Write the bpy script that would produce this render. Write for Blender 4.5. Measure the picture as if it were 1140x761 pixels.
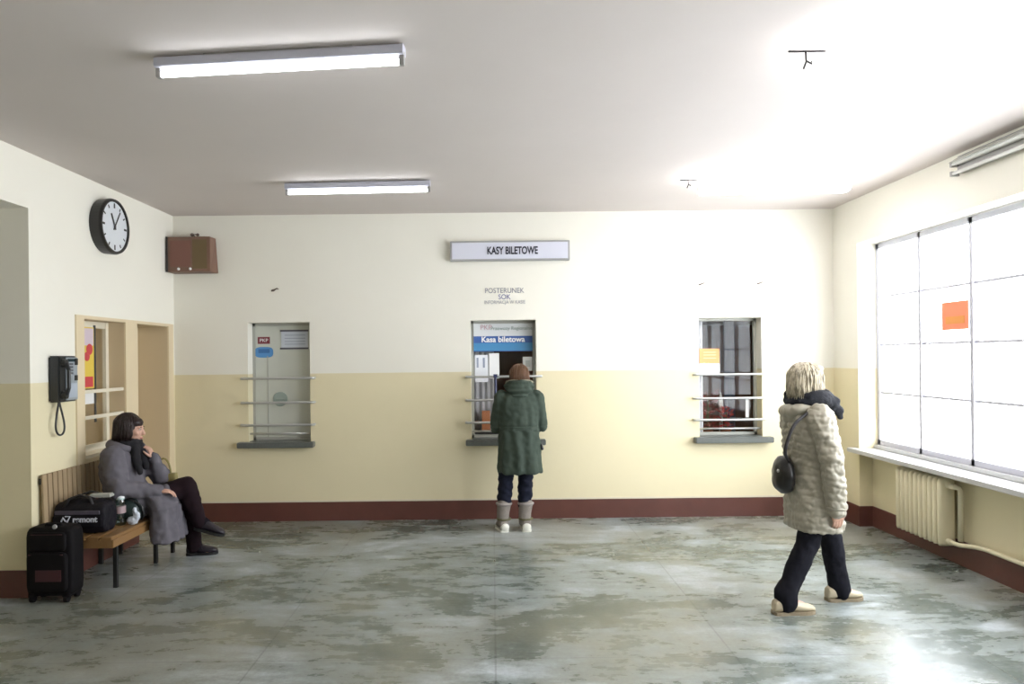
import bpy, bmesh, math, random
from mathutils import Vector, Matrix, noise
random.seed(7)
for o in list(bpy.data.objects): bpy.data.objects.remove(o, do_unlink=True)
S = bpy.context.scene
COL = S.collection
PI = math.pi

# ---------------------------------------------------------------- camera
F, CU, CV, H = 800.0, 548.0, 397.0, 1.70
ROLL = math.radians(0.63)
cd = bpy.data.cameras.new('camera'); cam = bpy.data.objects.new('camera', cd); COL.objects.link(cam)
cd.sensor_fit = 'HORIZONTAL'; cd.sensor_width = 36.0; cd.lens = 36.0 * F / 1140.0
cd.shift_x = (570 - CU) / 1140.0; cd.shift_y = (CV - 380.5) / 1140.0
cd.clip_start = 0.05; cd.clip_end = 200
cam.matrix_world = Matrix.Translation((0, 0, H)) @ Matrix.Rotation(PI/2, 4, 'X') @ Matrix.Rotation(-ROLL, 4, 'Z')
S.camera = cam

def ray(u, v):
    a = (u - CU) / F; b = (CV - v) / F
    return Vector((a*math.cos(ROLL) + b*math.sin(ROLL), 1.0, -a*math.sin(ROLL) + b*math.cos(ROLL)))
def onY(u, v, Y): r = ray(u, v); return Vector((0, 0, H)) + r * Y
def onX(u, v, X): r = ray(u, v); return Vector((0, 0, H)) + r * (X / r.x)
def onZ(u, v, Z): r = ray(u, v); return Vector((0, 0, H)) + r * ((Z - H) / r.z)

# ---------------------------------------------------------------- light and exposure
SKY = 11.0            # bright overcast winter day outside
TUBE_L, GLARE_R = 12.0, 22.0  # lit tubes on the left, added glare fittings on the right
w = bpy.data.worlds.new('world'); S.world = w; w.use_nodes = True
nt = w.node_tree; bg = nt.nodes['Background']
tc = nt.nodes.new('ShaderNodeTexCoord'); sx = nt.nodes.new('ShaderNodeSeparateXYZ')
mr = nt.nodes.new('ShaderNodeMapRange'); cr = nt.nodes.new('ShaderNodeMix'); cr.data_type = 'RGBA'
nt.links.new(tc.outputs['Generated'], sx.inputs[0]); nt.links.new(sx.outputs['Z'], mr.inputs[0])
mr.inputs[1].default_value = -0.25; mr.inputs[2].default_value = 0.1
nt.links.new(mr.outputs[0], cr.inputs[0])
cr.inputs[6].default_value = (1.0, 1.0, 1.0, 1)      # sunlit snow below the horizon
cr.inputs[7].default_value = (0.90, 0.95, 1.0, 1)    # white overcast sky
nt.links.new(cr.outputs[2], bg.inputs[0]); bg.inputs[1].default_value = SKY
S.view_settings.view_transform = 'Standard'; S.view_settings.look = 'None'
S.view_settings.exposure = 0.16; S.view_settings.gamma = 1.0; S.view_settings.use_curve_mapping = False

# room numbers
XL, XR, YB, YN, ZC = -3.34, 3.59, 7.55, -2.6, 3.215
DADO = 1.545
WIN_Y0, WIN_Y1, WIN_Z0, WIN_Z1, WIN_X = 0.62, 7.05, 0.80, 2.77, 3.79

def portal(name, loc, rot, sx_, sy_):
    l = bpy.data.lights.new(name, 'AREA'); l.shape = 'RECTANGLE'; l.size = sx_; l.size_y = sy_
    l.cycles.is_portal = True
    o = bpy.data.objects.new(name, l); COL.objects.link(o); o.location = loc; o.rotation_euler = rot
    return o
# portal only steers the sampling of the daylight that enters by the big window
portal('daylight_portal', (WIN_X + 0.03, (WIN_Y0+WIN_Y1)/2, (WIN_Z0+WIN_Z1)/2), (0, PI/2, 0), WIN_Z1-WIN_Z0, WIN_Y1-WIN_Y0)

# ---------------------------------------------------------------- materials
MATS = {}
def mat(name, col, rough=0.6, metal=0.0, spec=0.5, emit=0.0, bump=0.0, bscale=60.0, var=0.0, vscale=8.0, clear=0.0, stretch=(1,1,1)):
    if name in MATS: return MATS[name]
    m = bpy.data.materials.new(name); m.use_nodes = True; n = m.node_tree.nodes; L = m.node_tree.links
    b = n['Principled BSDF']
    b.inputs['Base Color'].default_value = (*col, 1); b.inputs['Roughness'].default_value = rough
    b.inputs['Metallic'].default_value = metal; b.inputs['Specular IOR Level'].default_value = spec
    b.inputs['Coat Weight'].default_value = clear
    if emit: b.inputs['Emission Color'].default_value = (*col, 1); b.inputs['Emission Strength'].default_value = emit
    if var or bump:
        t = n.new('ShaderNodeTexCoord'); mp = n.new('ShaderNodeMapping'); mp.inputs['Scale'].default_value = stretch
        L.new(t.outputs['Object'], mp.inputs[0])
    if var:
        no = n.new('ShaderNodeTexNoise'); no.inputs['Scale'].default_value = vscale; no.inputs['Detail'].default_value = 4
        L.new(mp.outputs[0], no.inputs[0])
        mx = n.new('ShaderNodeMix'); mx.data_type = 'RGBA'
        mx.inputs[6].default_value = (*[max(0, c*(1-var)) for c in col], 1); mx.inputs[7].default_value = (*[min(1, c*(1+var)) for c in col], 1)
        L.new(no.outputs['Fac'], mx.inputs[0]); L.new(mx.outputs[2], b.inputs['Base Color'])
    if bump:
        nb = n.new('ShaderNodeTexNoise'); nb.inputs['Scale'].default_value = bscale; nb.inputs['Detail'].default_value = 3
        L.new(mp.outputs[0], nb.inputs[0])
        bp = n.new('ShaderNodeBump'); bp.inputs['Strength'].default_value = bump; bp.inputs['Distance'].default_value = 0.01
        L.new(nb.outputs['Fac'], bp.inputs['Height']); L.new(bp.outputs[0], b.inputs['Normal'])
    MATS[name] = m; return m

def wall_material():
    m = bpy.data.materials.new('wall_paint'); m.use_nodes = True; n = m.node_tree.nodes; L = m.node_tree.links
    b = n['Principled BSDF']
    g = n.new('ShaderNodeNewGeometry'); s = n.new('ShaderNodeSeparateXYZ'); L.new(g.outputs['Position'], s.inputs[0])
    st = n.new('ShaderNodeMath'); st.operation = 'GREATER_THAN'; st.inputs[1].default_value = DADO; L.new(s.outputs['Z'], st.inputs[0])
    no = n.new('ShaderNodeTexNoise'); no.inputs['Scale'].default_value = 1.3; no.inputs['Detail'].default_value = 6; L.new(g.outputs['Position'], no.inputs[0])
    lo = n.new('ShaderNodeMix'); lo.data_type = 'RGBA'; lo.inputs[6].default_value = (0.745, 0.665, 0.445, 1); lo.inputs[7].default_value = (0.82, 0.74, 0.51, 1)
    hi = n.new('ShaderNodeMix'); hi.data_type = 'RGBA'; hi.inputs[6].default_value = (0.83, 0.80, 0.71, 1); hi.inputs[7].default_value = (0.88, 0.86, 0.77, 1)
    L.new(no.outputs['Fac'], lo.inputs[0]); L.new(no.outputs['Fac'], hi.inputs[0])
    mx = n.new('ShaderNodeMix'); mx.data_type = 'RGBA'; L.new(st.outputs[0], mx.inputs[0]); L.new(lo.outputs[2], mx.inputs[6]); L.new(hi.outputs[2], mx.inputs[7])
    L.new(mx.outputs[2], b.inputs['Base Color'])
    rr = n.new('ShaderNodeMapRange'); L.new(st.outputs[0], rr.inputs[0]); rr.inputs[3].default_value = 0.42; rr.inputs[4].default_value = 0.8
    L.new(rr.outputs[0], b.inputs['Roughness']); b.inputs['Specular IOR Level'].default_value = 0.3
    nb = n.new('ShaderNodeTexNoise'); nb.inputs['Scale'].default_value = 14; nb.inputs['Detail'].default_value = 5; L.new(g.outputs['Position'], nb.inputs[0])
    bp = n.new('ShaderNodeBump'); bp.inputs['Strength'].default_value = 0.12; bp.inputs['Distance'].default_value = 0.01
    L.new(nb.outputs['Fac'], bp.inputs['Height']); L.new(bp.outputs[0], b.inputs['Normal'])
    return m
M_WALL = wall_material()
M_CEIL = mat('ceiling_plaster', (0.68, 0.62, 0.59), 0.9, spec=0.2, var=0.04, vscale=1.2, bump=0.15, bscale=6)

def floor_material():
    m = bpy.data.materials.new('worn_wet_floor'); m.use_nodes = True; n = m.node_tree.nodes; L = m.node_tree.links
    b = n['Principled BSDF']; g = n.new('ShaderNodeNewGeometry')
    def ns(scale, det, rough=0.6, dist=0.0, off=0, st=(1, 1, 1)):
        mp = n.new('ShaderNodeMapping'); mp.inputs['Location'].default_value = (off, off*1.7, 0); mp.inputs['Scale'].default_value = st
        L.new(g.outputs['Position'], mp.inputs[0])
        t = n.new('ShaderNodeTexNoise'); t.inputs['Scale'].default_value = scale; t.inputs['Detail'].default_value = det
        t.inputs['Roughness'].default_value = rough; t.inputs['Distortion'].default_value = dist
        L.new(mp.outputs[0], t.inputs[0]); return t
    def ramp(src, stops):
        r = n.new('ShaderNodeValToRGB'); L.new(src, r.inputs[0])
        while len(r.color_ramp.elements) < len(stops): r.color_ramp.elements.new(0.5)
        for e, (p, c) in zip(r.color_ramp.elements, stops): e.position = p; e.color = (*c, 1)
        return r
    a0 = ns(0.95, 7, 0.60, 0.8, 3.0, (0.8, 1.15, 1)); a1 = ns(4.2, 8, 0.68, 0.3, 5.0, (0.55, 1.5, 1)); a2 = ns(13, 5, 0.7, 0.1, 1.0, (0.8, 1.4, 1))
    def madd(x, y, k):
        q = n.new('ShaderNodeMath'); q.operation = 'MULTIPLY_ADD'; L.new(x, q.inputs[0]); q.inputs[1].default_value = k
        if isinstance(y, float): q.inputs[2].default_value = y
        else: L.new(y, q.inputs[2])
        return q.outputs[0]
    val = madd(a2.outputs['Fac'], madd(a1.outputs['Fac'], madd(a0.outputs['Fac'], 0.5-0.5*(1.25+0.8+0.35), 1.25), 0.8), 0.35)
    base = ramp(val, [(0.30, (0.085, 0.105, 0.090)), (0.43, (0.155, 0.178, 0.162)), (0.53, (0.245, 0.275, 0.265)), (0.70, (0.43, 0.465, 0.49))])
    c = ns(0.55, 5, 0.6, 0.2, 9.0)
    olive = ramp(c.outputs['Fac'], [(0.46, (0, 0, 0)), (0.60, (1, 1, 1))])
    mx = n.new('ShaderNodeMix'); mx.data_type = 'RGBA'; mx.inputs[7].default_value = (0.25, 0.235, 0.17, 1)
    ml = n.new('ShaderNodeMath'); ml.operation = 'MULTIPLY'; ml.inputs[1].default_value = 0.55
    L.new(olive.outputs[0], ml.inputs[0]); L.new(ml.outputs[0], mx.inputs[0]); L.new(base.outputs[0], mx.inputs[6])
    # fine speckle of the terrazzo
    f = ns(45, 3, 0.7); sp = ramp(f.outputs['Fac'], [(0.35, (0.75, 0.75, 0.75)), (0.65, (1.1, 1.1, 1.1))])
    mm = n.new('ShaderNodeMix'); mm.data_type = 'RGBA'; mm.blend_type = 'MULTIPLY'; mm.inputs[0].default_value = 0.6
    L.new(mx.outputs[2], mm.inputs[6]); L.new(sp.outputs[0], mm.inputs[7])
    # seams of the large floor slabs
    br = n.new('ShaderNodeTexBrick'); br.inputs['Scale'].default_value = 1.0; br.inputs['Mortar Size'].default_value = 0.006
    br.inputs['Brick Width'].default_value = 1.35; br.inputs['Row Height'].default_value = 1.35; br.offset = 0.0
    br.inputs['Color1'].default_value = (1, 1, 1, 1); br.inputs['Color2'].default_value = (0.93, 0.94, 0.93, 1); br.inputs['Mortar'].default_value = (0.62, 0.62, 0.60, 1)
    L.new(g.outputs['Position'], br.inputs['Vector'])
    m3 = n.new('ShaderNodeMix'); m3.data_type = 'RGBA'; m3.blend_type = 'MULTIPLY'; m3.inputs[0].default_value = 0.8
    L.new(mm.outputs[2], m3.inputs[6]); L.new(br.outputs[0], m3.inputs[7])
    L.new(m3.outputs[2], b.inputs['Base Color'])
    rg = n.new('ShaderNodeMapRange'); L.new(val, rg.inputs[0]); rg.inputs[1].default_value = 0.40; rg.inputs[2].default_value = 0.6
    rg.inputs[3].default_value = 0.24; rg.inputs[4].default_value = 0.40
    L.new(rg.outputs[0], b.inputs['Roughness']); b.inputs['Specular IOR Level'].default_value = 0.5
    nb = ns(5, 4); bp = n.new('ShaderNodeBump'); bp.inputs['Strength'].default_value = 0.10; bp.inputs['Distance'].default_value = 0.02
    L.new(nb.outputs['Fac'], bp.inputs['Height']); L.new(bp.outputs[0], b.inputs['Normal'])
    return m
M_FLOOR = floor_material()

def glass_material(name, tint=(1, 1, 1), gloss=0.015):
    m = bpy.data.materials.new(name); m.use_nodes = True; n = m.node_tree.nodes; L = m.node_tree.links
    n.remove(n['Principled BSDF']); out = n['Material Output']
    t = n.new('ShaderNodeBsdfTransparent'); t.inputs[0].default_value = (*tint, 1)
    gl = n.new('ShaderNodeBsdfGlossy'); gl.inputs['Roughness'].default_value = 0.03
    mx = n.new('ShaderNodeMixShader'); mx.inputs[0].default_value = gloss
    L.new(t.outputs[0], mx.inputs[1]); L.new(gl.outputs[0], mx.inputs[2]); L.new(mx.outputs[0], out.inputs[0]); return m
M_GLASS = glass_material('window_glass'); M_BGLASS = glass_material('bottle_plastic', (0.72, 0.86, 0.84), 0.12)

# ---------------------------------------------------------------- mesh helpers (all coordinates are world coordinates)
class MB:
    def __init__(s): s.v = []; s.f = []
    def add(s, vs, fs):
        k = len(s.v); s.v += [Vector(p) for p in vs]; s.f += [[i+k for i in f] for f in fs]; return s
    def box(s, a, b):
        x0, x1 = sorted((a[0], b[0])); y0, y1 = sorted((a[1], b[1])); z0, z1 = sorted((a[2], b[2]))
        return s.add([(x0,y0,z0),(x1,y0,z0),(x1,y1,z0),(x0,y1,z0),(x0,y0,z1),(x1,y0,z1),(x1,y1,z1),(x0,y1,z1)],
                     [(0,3,2,1),(4,5,6,7),(0,1,5,4),(1,2,6,5),(2,3,7,6),(3,0,4,7)])
    def obox(s, c, hs, R):
        c = Vector(c); vs = []
        for z in (-1, 1):
            for x, y in ((-1,-1),(1,-1),(1,1),(-1,1)): vs.append(c + R @ Vector((x*hs[0], y*hs[1], z*hs[2])))
        return s.add(vs, [(0,3,2,1),(4,5,6,7),(0,1,5,4),(1,2,6,5),(2,3,7,6),(3,0,4,7)])
    def loft(s, rings, n=24, close=False):
        # ring = (centre, vector a, vector b) with an optional exponent for squarer sections
        k = len(s.v); vs = []
        for r in rings:
            c, a, b = Vector(r[0]), Vector(r[1]), Vector(r[2]); e = r[3] if len(r) > 3 else 1.0
            for i in range(n):
                t = 2*PI*i/n; ct, st = math.cos(t), math.sin(t)
                ct = math.copysign(abs(ct)**e, ct); st = math.copysign(abs(st)**e, st)
                vs.append(c + a*ct + b*st)
        fs = []; m = len(rings)
        for j in range(m if close else m-1):
            j2 = (j+1) % m
            for i in range(n): fs.append((j*n+i, j*n+(i+1) % n, j2*n+(i+1) % n, j2*n+i))
        if not close:
            fs.append(tuple(reversed(range(n)))); fs.append(tuple((m-1)*n+i for i in range(n)))
        return s.add(vs, fs)
    def tube(s, pts, r, n=10, close=False):
        pts = [Vector(p) for p in pts]; rs = r if isinstance(r, (list, tuple)) else [r]*len(pts)
        rings = []; prev = None; m = len(pts)
        for i, p in enumerate(pts):
            if close: d = pts[(i+1) % m] - pts[i-1]
            else: d = pts[min(i+1, m-1)] - pts[max(i-1, 0)]
            d.normalize()
            if prev is None: a = d.orthogonal().normalized()
            else: a = (prev - d*prev.dot(d)).normalized()
            prev = a; b = d.cross(a)
            rings.append((p, a*rs[i], b*rs[i]))
        return s.loft(rings, n, close)
    def ell(s, c, rad, R=None, nu=20, nv=12):
        c = Vector(c); R = R or Matrix.Identity(3); vs = [c + R @ Vector((0, 0, -rad[2]))]; fs = []
        for j in range(1, nv):
            ph = -PI/2 + PI*j/nv
            for i in range(nu):
                t = 2*PI*i/nu
                vs.append(c + R @ Vector((rad[0]*math.cos(ph)*math.cos(t), rad[1]*math.cos(ph)*math.sin(t), rad[2]*math.sin(ph))))
        vs.append(c + R @ Vector((0, 0, rad[2])))
        for i in range(nu): fs.append((0, 1+(i+1) % nu, 1+i))
        for j in range(nv-2):
            for i in range(nu):
                a = 1+j*nu; fs.append((a+i, a+(i+1) % nu, a+nu+(i+1) % nu, a+nu+i))
        a = 1+(nv-2)*nu; top = len(vs)-1
        for i in range(nu): fs.append((a+i, a+(i+1) % nu, top))
        return s.add(vs, fs)
    def limb(s, jr, n=16):
        for (p, r), (q, t) in zip(jr[:-1], jr[1:]): s.tube([p, q], [r, t], n)
        for p, r in jr: s.ell(p, (r, r, r), None, n, 10)
        return s
    def lathe(s, c, prof, n=24):      # profile of (radius, height)
        return s.loft([(Vector(c)+Vector((0, 0, h)), (max(r, 1e-4), 0, 0), (0, max(r, 1e-4), 0)) for r, h in prof], n)

def wloc(p):
    v = Vector((0, 0, 0))
    while p is not None: v += p.location; p = p.parent
    return v
def shade(me, smooth):
    if smooth:
        for p in me.polygons: p.use_smooth = True
def build(name, mb, m, parent=None, smooth=False, bevel=0.0, label=None, origin=None):
    me = bpy.data.meshes.new(name)
    vs = mb.v
    if parent is not None: off = wloc(parent)
    elif origin is not None: off = Vector(origin)
    else:
        lo = [min(v[i] for v in vs) for i in range(3)]; hi = [max(v[i] for v in vs) for i in range(3)]
        off = Vector(((lo[0]+hi[0])/2, (lo[1]+hi[1])/2, lo[2]))
    me.from_pydata([v - off for v in vs], [], mb.f); me.update()
    bm = bmesh.new(); bm.from_mesh(me); bmesh.ops.recalc_face_normals(bm, faces=bm.faces)
    if bevel: bmesh.ops.bevel(bm, geom=[e for e in bm.edges if e.calc_face_angle(0) > 0.6], offset=bevel, segments=2, affect='EDGES', clamp_overlap=True)
    bm.to_mesh(me); bm.free(); shade(me, smooth)
    me.materials.append(m)
    o = bpy.data.objects.new(name, me); COL.objects.link(o)
    if parent is not None: o.parent = parent
    else: o.location = off
    if label: o['label'] = label
    return o
def organic(name, mb, m, parent, voxel=0.008, smooth=3, disp=None, label=None, cut=None):
    """union of overlapping closed shapes as one continuous surface"""
    me = bpy.data.meshes.new('tmp'); me.from_pydata(mb.v, [], mb.f); me.update()
    bm = bmesh.new(); bm.from_mesh(me); bmesh.ops.recalc_face_normals(bm, faces=bm.faces); bm.to_mesh(me); bm.free()
    t = bpy.data.objects.new('tmp', me); COL.objects.link(t)
    r = t.modifiers.new('r', 'REMESH'); r.mode = 'VOXEL'; r.voxel_size = voxel
    if smooth: q = t.modifiers.new('s', 'SMOOTH'); q.factor = 0.5; q.iterations = smooth
    dg = bpy.context.evaluated_depsgraph_get(); dg.update()
    nm = bpy.data.meshes.new_from_object(t.evaluated_get(dg)); bpy.data.objects.remove(t); bpy.data.meshes.remove(me)
    nm.name = name; off = wloc(parent) if parent is not None else Vector((0, 0, 0))
    if disp:
        ns = [v.normal.copy() for v in nm.vertices]
        for v, nn in zip(nm.vertices, ns): v.co = v.co + nn * disp(v.co.copy(), nn)
    if parent is None:
        xs = [v.co for v in nm.vertices]; lo = [min(c[i] for c in xs) for i in range(3)]; hi = [max(c[i] for c in xs) for i in range(3)]
        off = Vector(((lo[0]+hi[0])/2, (lo[1]+hi[1])/2, lo[2]))
    for v in nm.vertices: v.co -= off
    nm.update(); nm.materials.clear(); nm.materials.append(m); shade(nm, True)
    o = bpy.data.objects.new(name, nm); COL.objects.link(o)
    if parent is not None: o.parent = parent
    else: o.location = off
    if label: o['label'] = label
    return o
def tag(o, label, cat, group=None):
    o['label'] = label; o['category'] = cat
    if group: o['group'] = group
    return o
def empty(name, loc, label, cat, group=None):
    o = bpy.data.objects.new(name, None); COL.objects.link(o); o.location = loc; o.empty_display_size = 0.1
    return tag(o, label, cat, group)
def struct(name, mb, m, **k):
    o = build(name, mb, m, **k); o['kind'] = 'structure'; return o
def text(name, s, size, c, m, parent, R=None, depth=0.0015, align='CENTER', wx=1.0, bold=0.0):
    """raised lettering; by default it faces the camera side (-Y)"""
    cu = bpy.data.curves.new('t', 'FONT'); cu.body = s; cu.size = size; cu.align_x = align; cu.align_y = 'CENTER'; cu.extrude = depth; cu.offset = bold
    t = bpy.data.objects.new('t', cu); COL.objects.link(t); dg = bpy.context.evaluated_depsgraph_get(); dg.update()
    me = bpy.data.meshes.new_from_object(t.evaluated_get(dg)); bpy.data.objects.remove(t); bpy.data.curves.remove(cu)
    R = R or Matrix.Rotation(PI/2, 3, 'X'); off = wloc(parent) if parent is not None else Vector(c)
    for v in me.vertices: v.co = R @ Vector((v.co.x*wx, v.co.y, v.co.z)) + Vector(c) - off
    me.name = name; me.materials.clear(); me.materials.append(m); me.update()
    o = bpy.data.objects.new(name, me); COL.objects.link(o)
    if parent is not None: o.parent = parent
    else: o.location = off
    return o
def fbm(p, s): return noise.noise(Vector(p)*s)

# ---------------------------------------------------------------- the room
struct('floor', MB().box((-6.2, YN-.2, -0.1), (XR+0.35, YB+2.4, 0)), M_FLOOR)
struct('ceiling', MB().box((-6.2, YN-.2, ZC), (XR+0.35, YB+0.22, ZC+0.12)), M_CEIL)

# rear wall with three ticket openings
OP = [(onY(276, 400, YB).x, onY(345, 400, YB).x), (onY(524, 400, YB).x, onY(597, 400, YB).x), (onY(778, 400, YB).x, onY(848, 400, YB).x)]
OZ0, OZ1, RV = 0.84, 2.085, 0.20
mb = MB(); xs = [XL-0.6] + [x for o in OP for x in o] + [XR+0.3]
for i in range(0, 8, 2): mb.box((xs[i], YB, 0), (xs[i+1], YB+RV, ZC))
for a, b in OP: mb.box((a, YB, 0), (b, YB+RV, OZ0-0.06)); mb.box((a, YB, OZ1), (b, YB+RV, ZC))
struct('wall_back', mb, M_WALL)

# left wall: wide passage, inner window niche, door niche
JY = onX(33.5, 420, XL).y                       # far jamb of the passage
PTOP = onX(33, 232, XL).z
A0, A1 = onX(93, 430, XL).y, onX(139, 430, XL).y
B0, B1 = onX(152, 430, XL).y, onX(187, 430, XL).y
NT = onX(110, 356, XL).z; NB = 0.90
WD = XL - 0.40
mb = MB()
mb.box((XL-2.0, JY, 0), (XL, A0, ZC))                                       # thick pier, its face shows as the passage jamb
mb.box((WD, A0, 0), (XL, A1, NB)); mb.box((WD, A0, NT), (XL, A1, ZC))
mb.box((WD, A1, 0), (XL, B0, ZC)); mb.box((WD, B0, NT), (XL, B1, ZC)); mb.box((WD, B1, 0), (XL, YB, ZC))
mb.box((XL-0.42, 1.0, PTOP), (XL, JY, ZC)); mb.box((XL-0.42, YN, 0), (XL, 1.0, ZC))
struct('wall_left', mb, M_WALL)
struct('wall_passage', MB().box((XL-2.2, 0.6, 0), (XL-2.0, JY, ZC)).box((XL-2.0, 0.6, 0), (XL-0.42, 0.8, ZC)), M_WALL)
struct('wall_near', MB().box((XL-0.42, YN-0.2, 0), (XR+0.3, YN, ZC)), M_WALL)

# right wall: pier, window opening, parapet recessed below the sill
RX = 3.72
mb = MB()
mb.box((XR, WIN_Y1, 0), (XR+0.3, YB, ZC)); mb.box((XR, WIN_Y0, WIN_Z1), (XR+0.3, WIN_Y1, ZC))
mb.box((RX, WIN_Y0, 0), (XR+0.3, WIN_Y1, 0.724)); mb.box((XR, YN, 0), (XR+0.3, WIN_Y0, ZC))
struct('wall_right', mb, M_WALL)

# niche surrounds painted sand colour
M_SAND = mat('sand_gloss_paint', (0.74, 0.62, 0.42), 0.45, var=0.04, vscale=3)
SY0 = onX(84, 430, XL).y; SY1 = onX(192.5, 430, XL).y; ST = onX(84, 350, XL).z
e = 0.012; mb = MB()
mb.box((XL, SY0, 0.2), (XL+e, A0, ST)); mb.box((XL, A0, NT), (XL+e, SY1, ST)); mb.box((XL, A1, 0.2), (XL+e, B0, NT))
mb.box((XL, B1, 0.2), (XL+e, SY1, NT)); mb.box((XL, A0, 0.2), (XL+e, A1, NB))
struct('trim_1', mb, M_SAND)
# reveals lined in the same paint, their shade put into a darker colour
mb = MB(); q = 0.004
mb.box((WD+.05, A1-q, NB), (XL, A1, NT)); mb.box((WD+.05, A0, NT-q), (XL, A1, NT)); mb.box((WD+.05, B1-q, 0), (XL, B1, NT)); mb.box((WD+.05, B0, NT-q), (XL, B1, NT))
mb.box((WD+.05, A0, NB), (XL, A0+q, NT)); mb.box((WD+.05, B0, 0), (XL, B0+q, NT))
struct('trim_2', mb, mat('sand_reveal_shaded', (0.64, 0.52, 0.34), 0.5, var=0.05, vscale=3))

# plinths
M_PL = mat('oxblood_plinth_paint', (0.115, 0.042, 0.032), 0.38, var=0.25, vscale=5, bump=0.1, bscale=20)
t = 0.012; ph = 0.197
struct('baseboard_back', MB().box((XL, YB-t, 0), (XR, YB, ph)), M_PL)
struct('baseboard_left', MB().box((XL, JY, 0), (XL+t, B0, ph)).box((XL-2.0, JY-t, 0), (XL+t, JY, ph)).box((XL, B1, 0), (XL+t, YB-t, ph)), M_PL)
struct('baseboard_right', MB().box((XR-t, WIN_Y1-t, 0), (XR, YB-t, ph)).box((XR, WIN_Y1-t, 0), (RX, WIN_Y1, ph)).box((RX-t, WIN_Y0, 0), (RX, WIN_Y1-t, ph)), M_PL)
M_CAP = mat('plinth_cream_line', (0.72, 0.66, 0.50), 0.5)
struct('trim_3', MB().box((XL+t, YB-0.004, ph), (XR-t, YB, ph+0.018)), M_CAP)

# big window
wroot = bpy.data.objects.new('window_1', None); COL.objects.link(wroot); wroot.location = (WIN_X, (WIN_Y0+WIN_Y1)/2, WIN_Z0); wroot['kind'] = 'structure'
M_WF = mat('white_steel_frame', (0.50, 0.50, 0.57), 0.35)
step = 0.685; Y_edge = WIN_Y1 - 0.03
ym = [Y_edge]; 
while ym[-1] - step > WIN_Y0+0.05: ym.append(ym[-1] - step)
ym.append(WIN_Y0+0.03)
mb = MB()
for k, y in enumerate(ym):
    hw = 0.02 if k % 2 == 0 else 0.017
    mb.box((WIN_X-0.02, y-hw, WIN_Z0), (WIN_X+0.03, y+hw, WIN_Z1-0.01))
mb.box((WIN_X-0.02, WIN_Y0+0.01, WIN_Z1-0.06), (WIN_X+0.03, WIN_Y1, WIN_Z1-0.01)); mb.box((WIN_X-0.02, WIN_Y0+0.01, WIN_Z0), (WIN_X+0.03, WIN_Y1, WIN_Z0+0.05))
build('window_frame', mb, M_WF, wroot)
mb = MB()
for z in (1.31, 1.775, 2.24): mb.box((WIN_X-0.008, WIN_Y0+0.02, z-0.010), (WIN_X+0.02, WIN_Y1-0.01, z+0.010))
build('glazing_bar', mb, M_WF, wroot)
zz = [WIN_Z0+0.05, 1.31, 1.775, 2.24, WIN_Z1-0.06]
for y1, y0 in zip(ym[:-1], ym[1:]):
    for z0, z1 in zip(zz[:-1], zz[1:]):
        build('window_pane', MB().box((WIN_X+0.004, y0+.018, z0+.008), (WIN_X+0.008, y1-.018, z1-.008)), M_GLASS, wroot)
M_SILL = mat('grey_terrazzo_sill', (0.50, 0.50, 0.50), 0.28, var=0.1, vscale=60)
build('window_sill', MB().box((3.505, 0.4, 0.725), (XR+0.002, WIN_Y1+0.075, 0.765)).box((XR, WIN_Y0+.01, 0.725), (WIN_X+.05, WIN_Y1-.003, 0.765)).box((WIN_X-0.06, WIN_Y0+.01, 0.765), (WIN_X+0.05, WIN_Y1-.003, WIN_Z0)), M_SILL, wroot, bevel=0.004)
# snow-covered ground outside
M_SNOW = mat('packed_snow', (0.9, 0.91, 0.93), 0.8, bump=0.3, bscale=3)
struct('ground_outside', MB().box((XR+0.36, -8, -0.3), (14, 16, -0.12)), M_SNOW)

# ---------------------------------------------------------------- ticket windows
M_GALV = mat('galvanised_pipe', (0.55, 0.55, 0.54), 0.3, 0.55)
M_LEDGE = mat('dark_stone_ledge', (0.13, 0.14, 0.13), 0.3, var=0.2, vscale=40)
M_TF = mat('grey_painted_frame', (0.42, 0.42, 0.38), 0.45)
M_WHITE = mat('white_paper', (0.86, 0.86, 0.86), 0.6)
def ticket_window(n, a, b, bars, xa, xb, sx0, sx1):
    r = bpy.data.objects.new('window_%d' % n, None); COL.objects.link(r); r.location = ((a+b)/2, YB, OZ0); r['kind'] = 'structure'
    Yg = YB+RV-0.03
    mb = MB(); fw = 0.028
    mb.box((a, Yg-.02, OZ0), (a+fw, Yg+.02, OZ1)); mb.box((b-fw, Yg-.02, OZ0), (b, Yg+.02, OZ1)); mb.box((a, Yg-.02, OZ1-fw), (b, Yg+.02, OZ1)); mb.box((a, Yg-.02, OZ0), (b, Yg+.02, OZ0+fw))
    build('window_frame', mb, M_TF, r)
    if n != 2: build('window_pane', MB().box((a+fw, Yg-.002, OZ0+fw), (b-fw, Yg+.002, OZ1-fw)), M_GLASS, r)
    build('window_sill', MB().box((sx0, YB-0.10, OZ0-.062), (sx1, YB, OZ0-.004)).box((a+.002, YB, OZ0-.06), (b-.002, YB+RV, OZ0-.0)), M_LEDGE, r, bevel=0.006)
    for v in bars:
        z = onY((xa+xb)/2, v, YB-0.06).z
        x0 = onY(xa, v, YB-0.06).x; x1 = onY(xb, v, YB-0.06).x
        pts = [(x0, YB+.005, z), (x0, YB-0.045, z), (x0+.006, YB-0.056, z), (x0+.018, YB-0.06, z), ((x0+x1)/2, YB-0.06, z), (x1-.018, YB-0.06, z), (x1-.006, YB-0.056, z), (x1, YB-0.045, z), (x1, YB+.005, z)]
        build('guard_bar', MB().tube(pts, 0.0125, 12), M_GALV, r, smooth=True)
    build('parcel_rail', MB().tube([(a, YB+.05, OZ0+.075), (b, YB+.05, OZ0+.075)], 0.011, 12), M_GALV, r, smooth=True)
    return r
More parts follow.
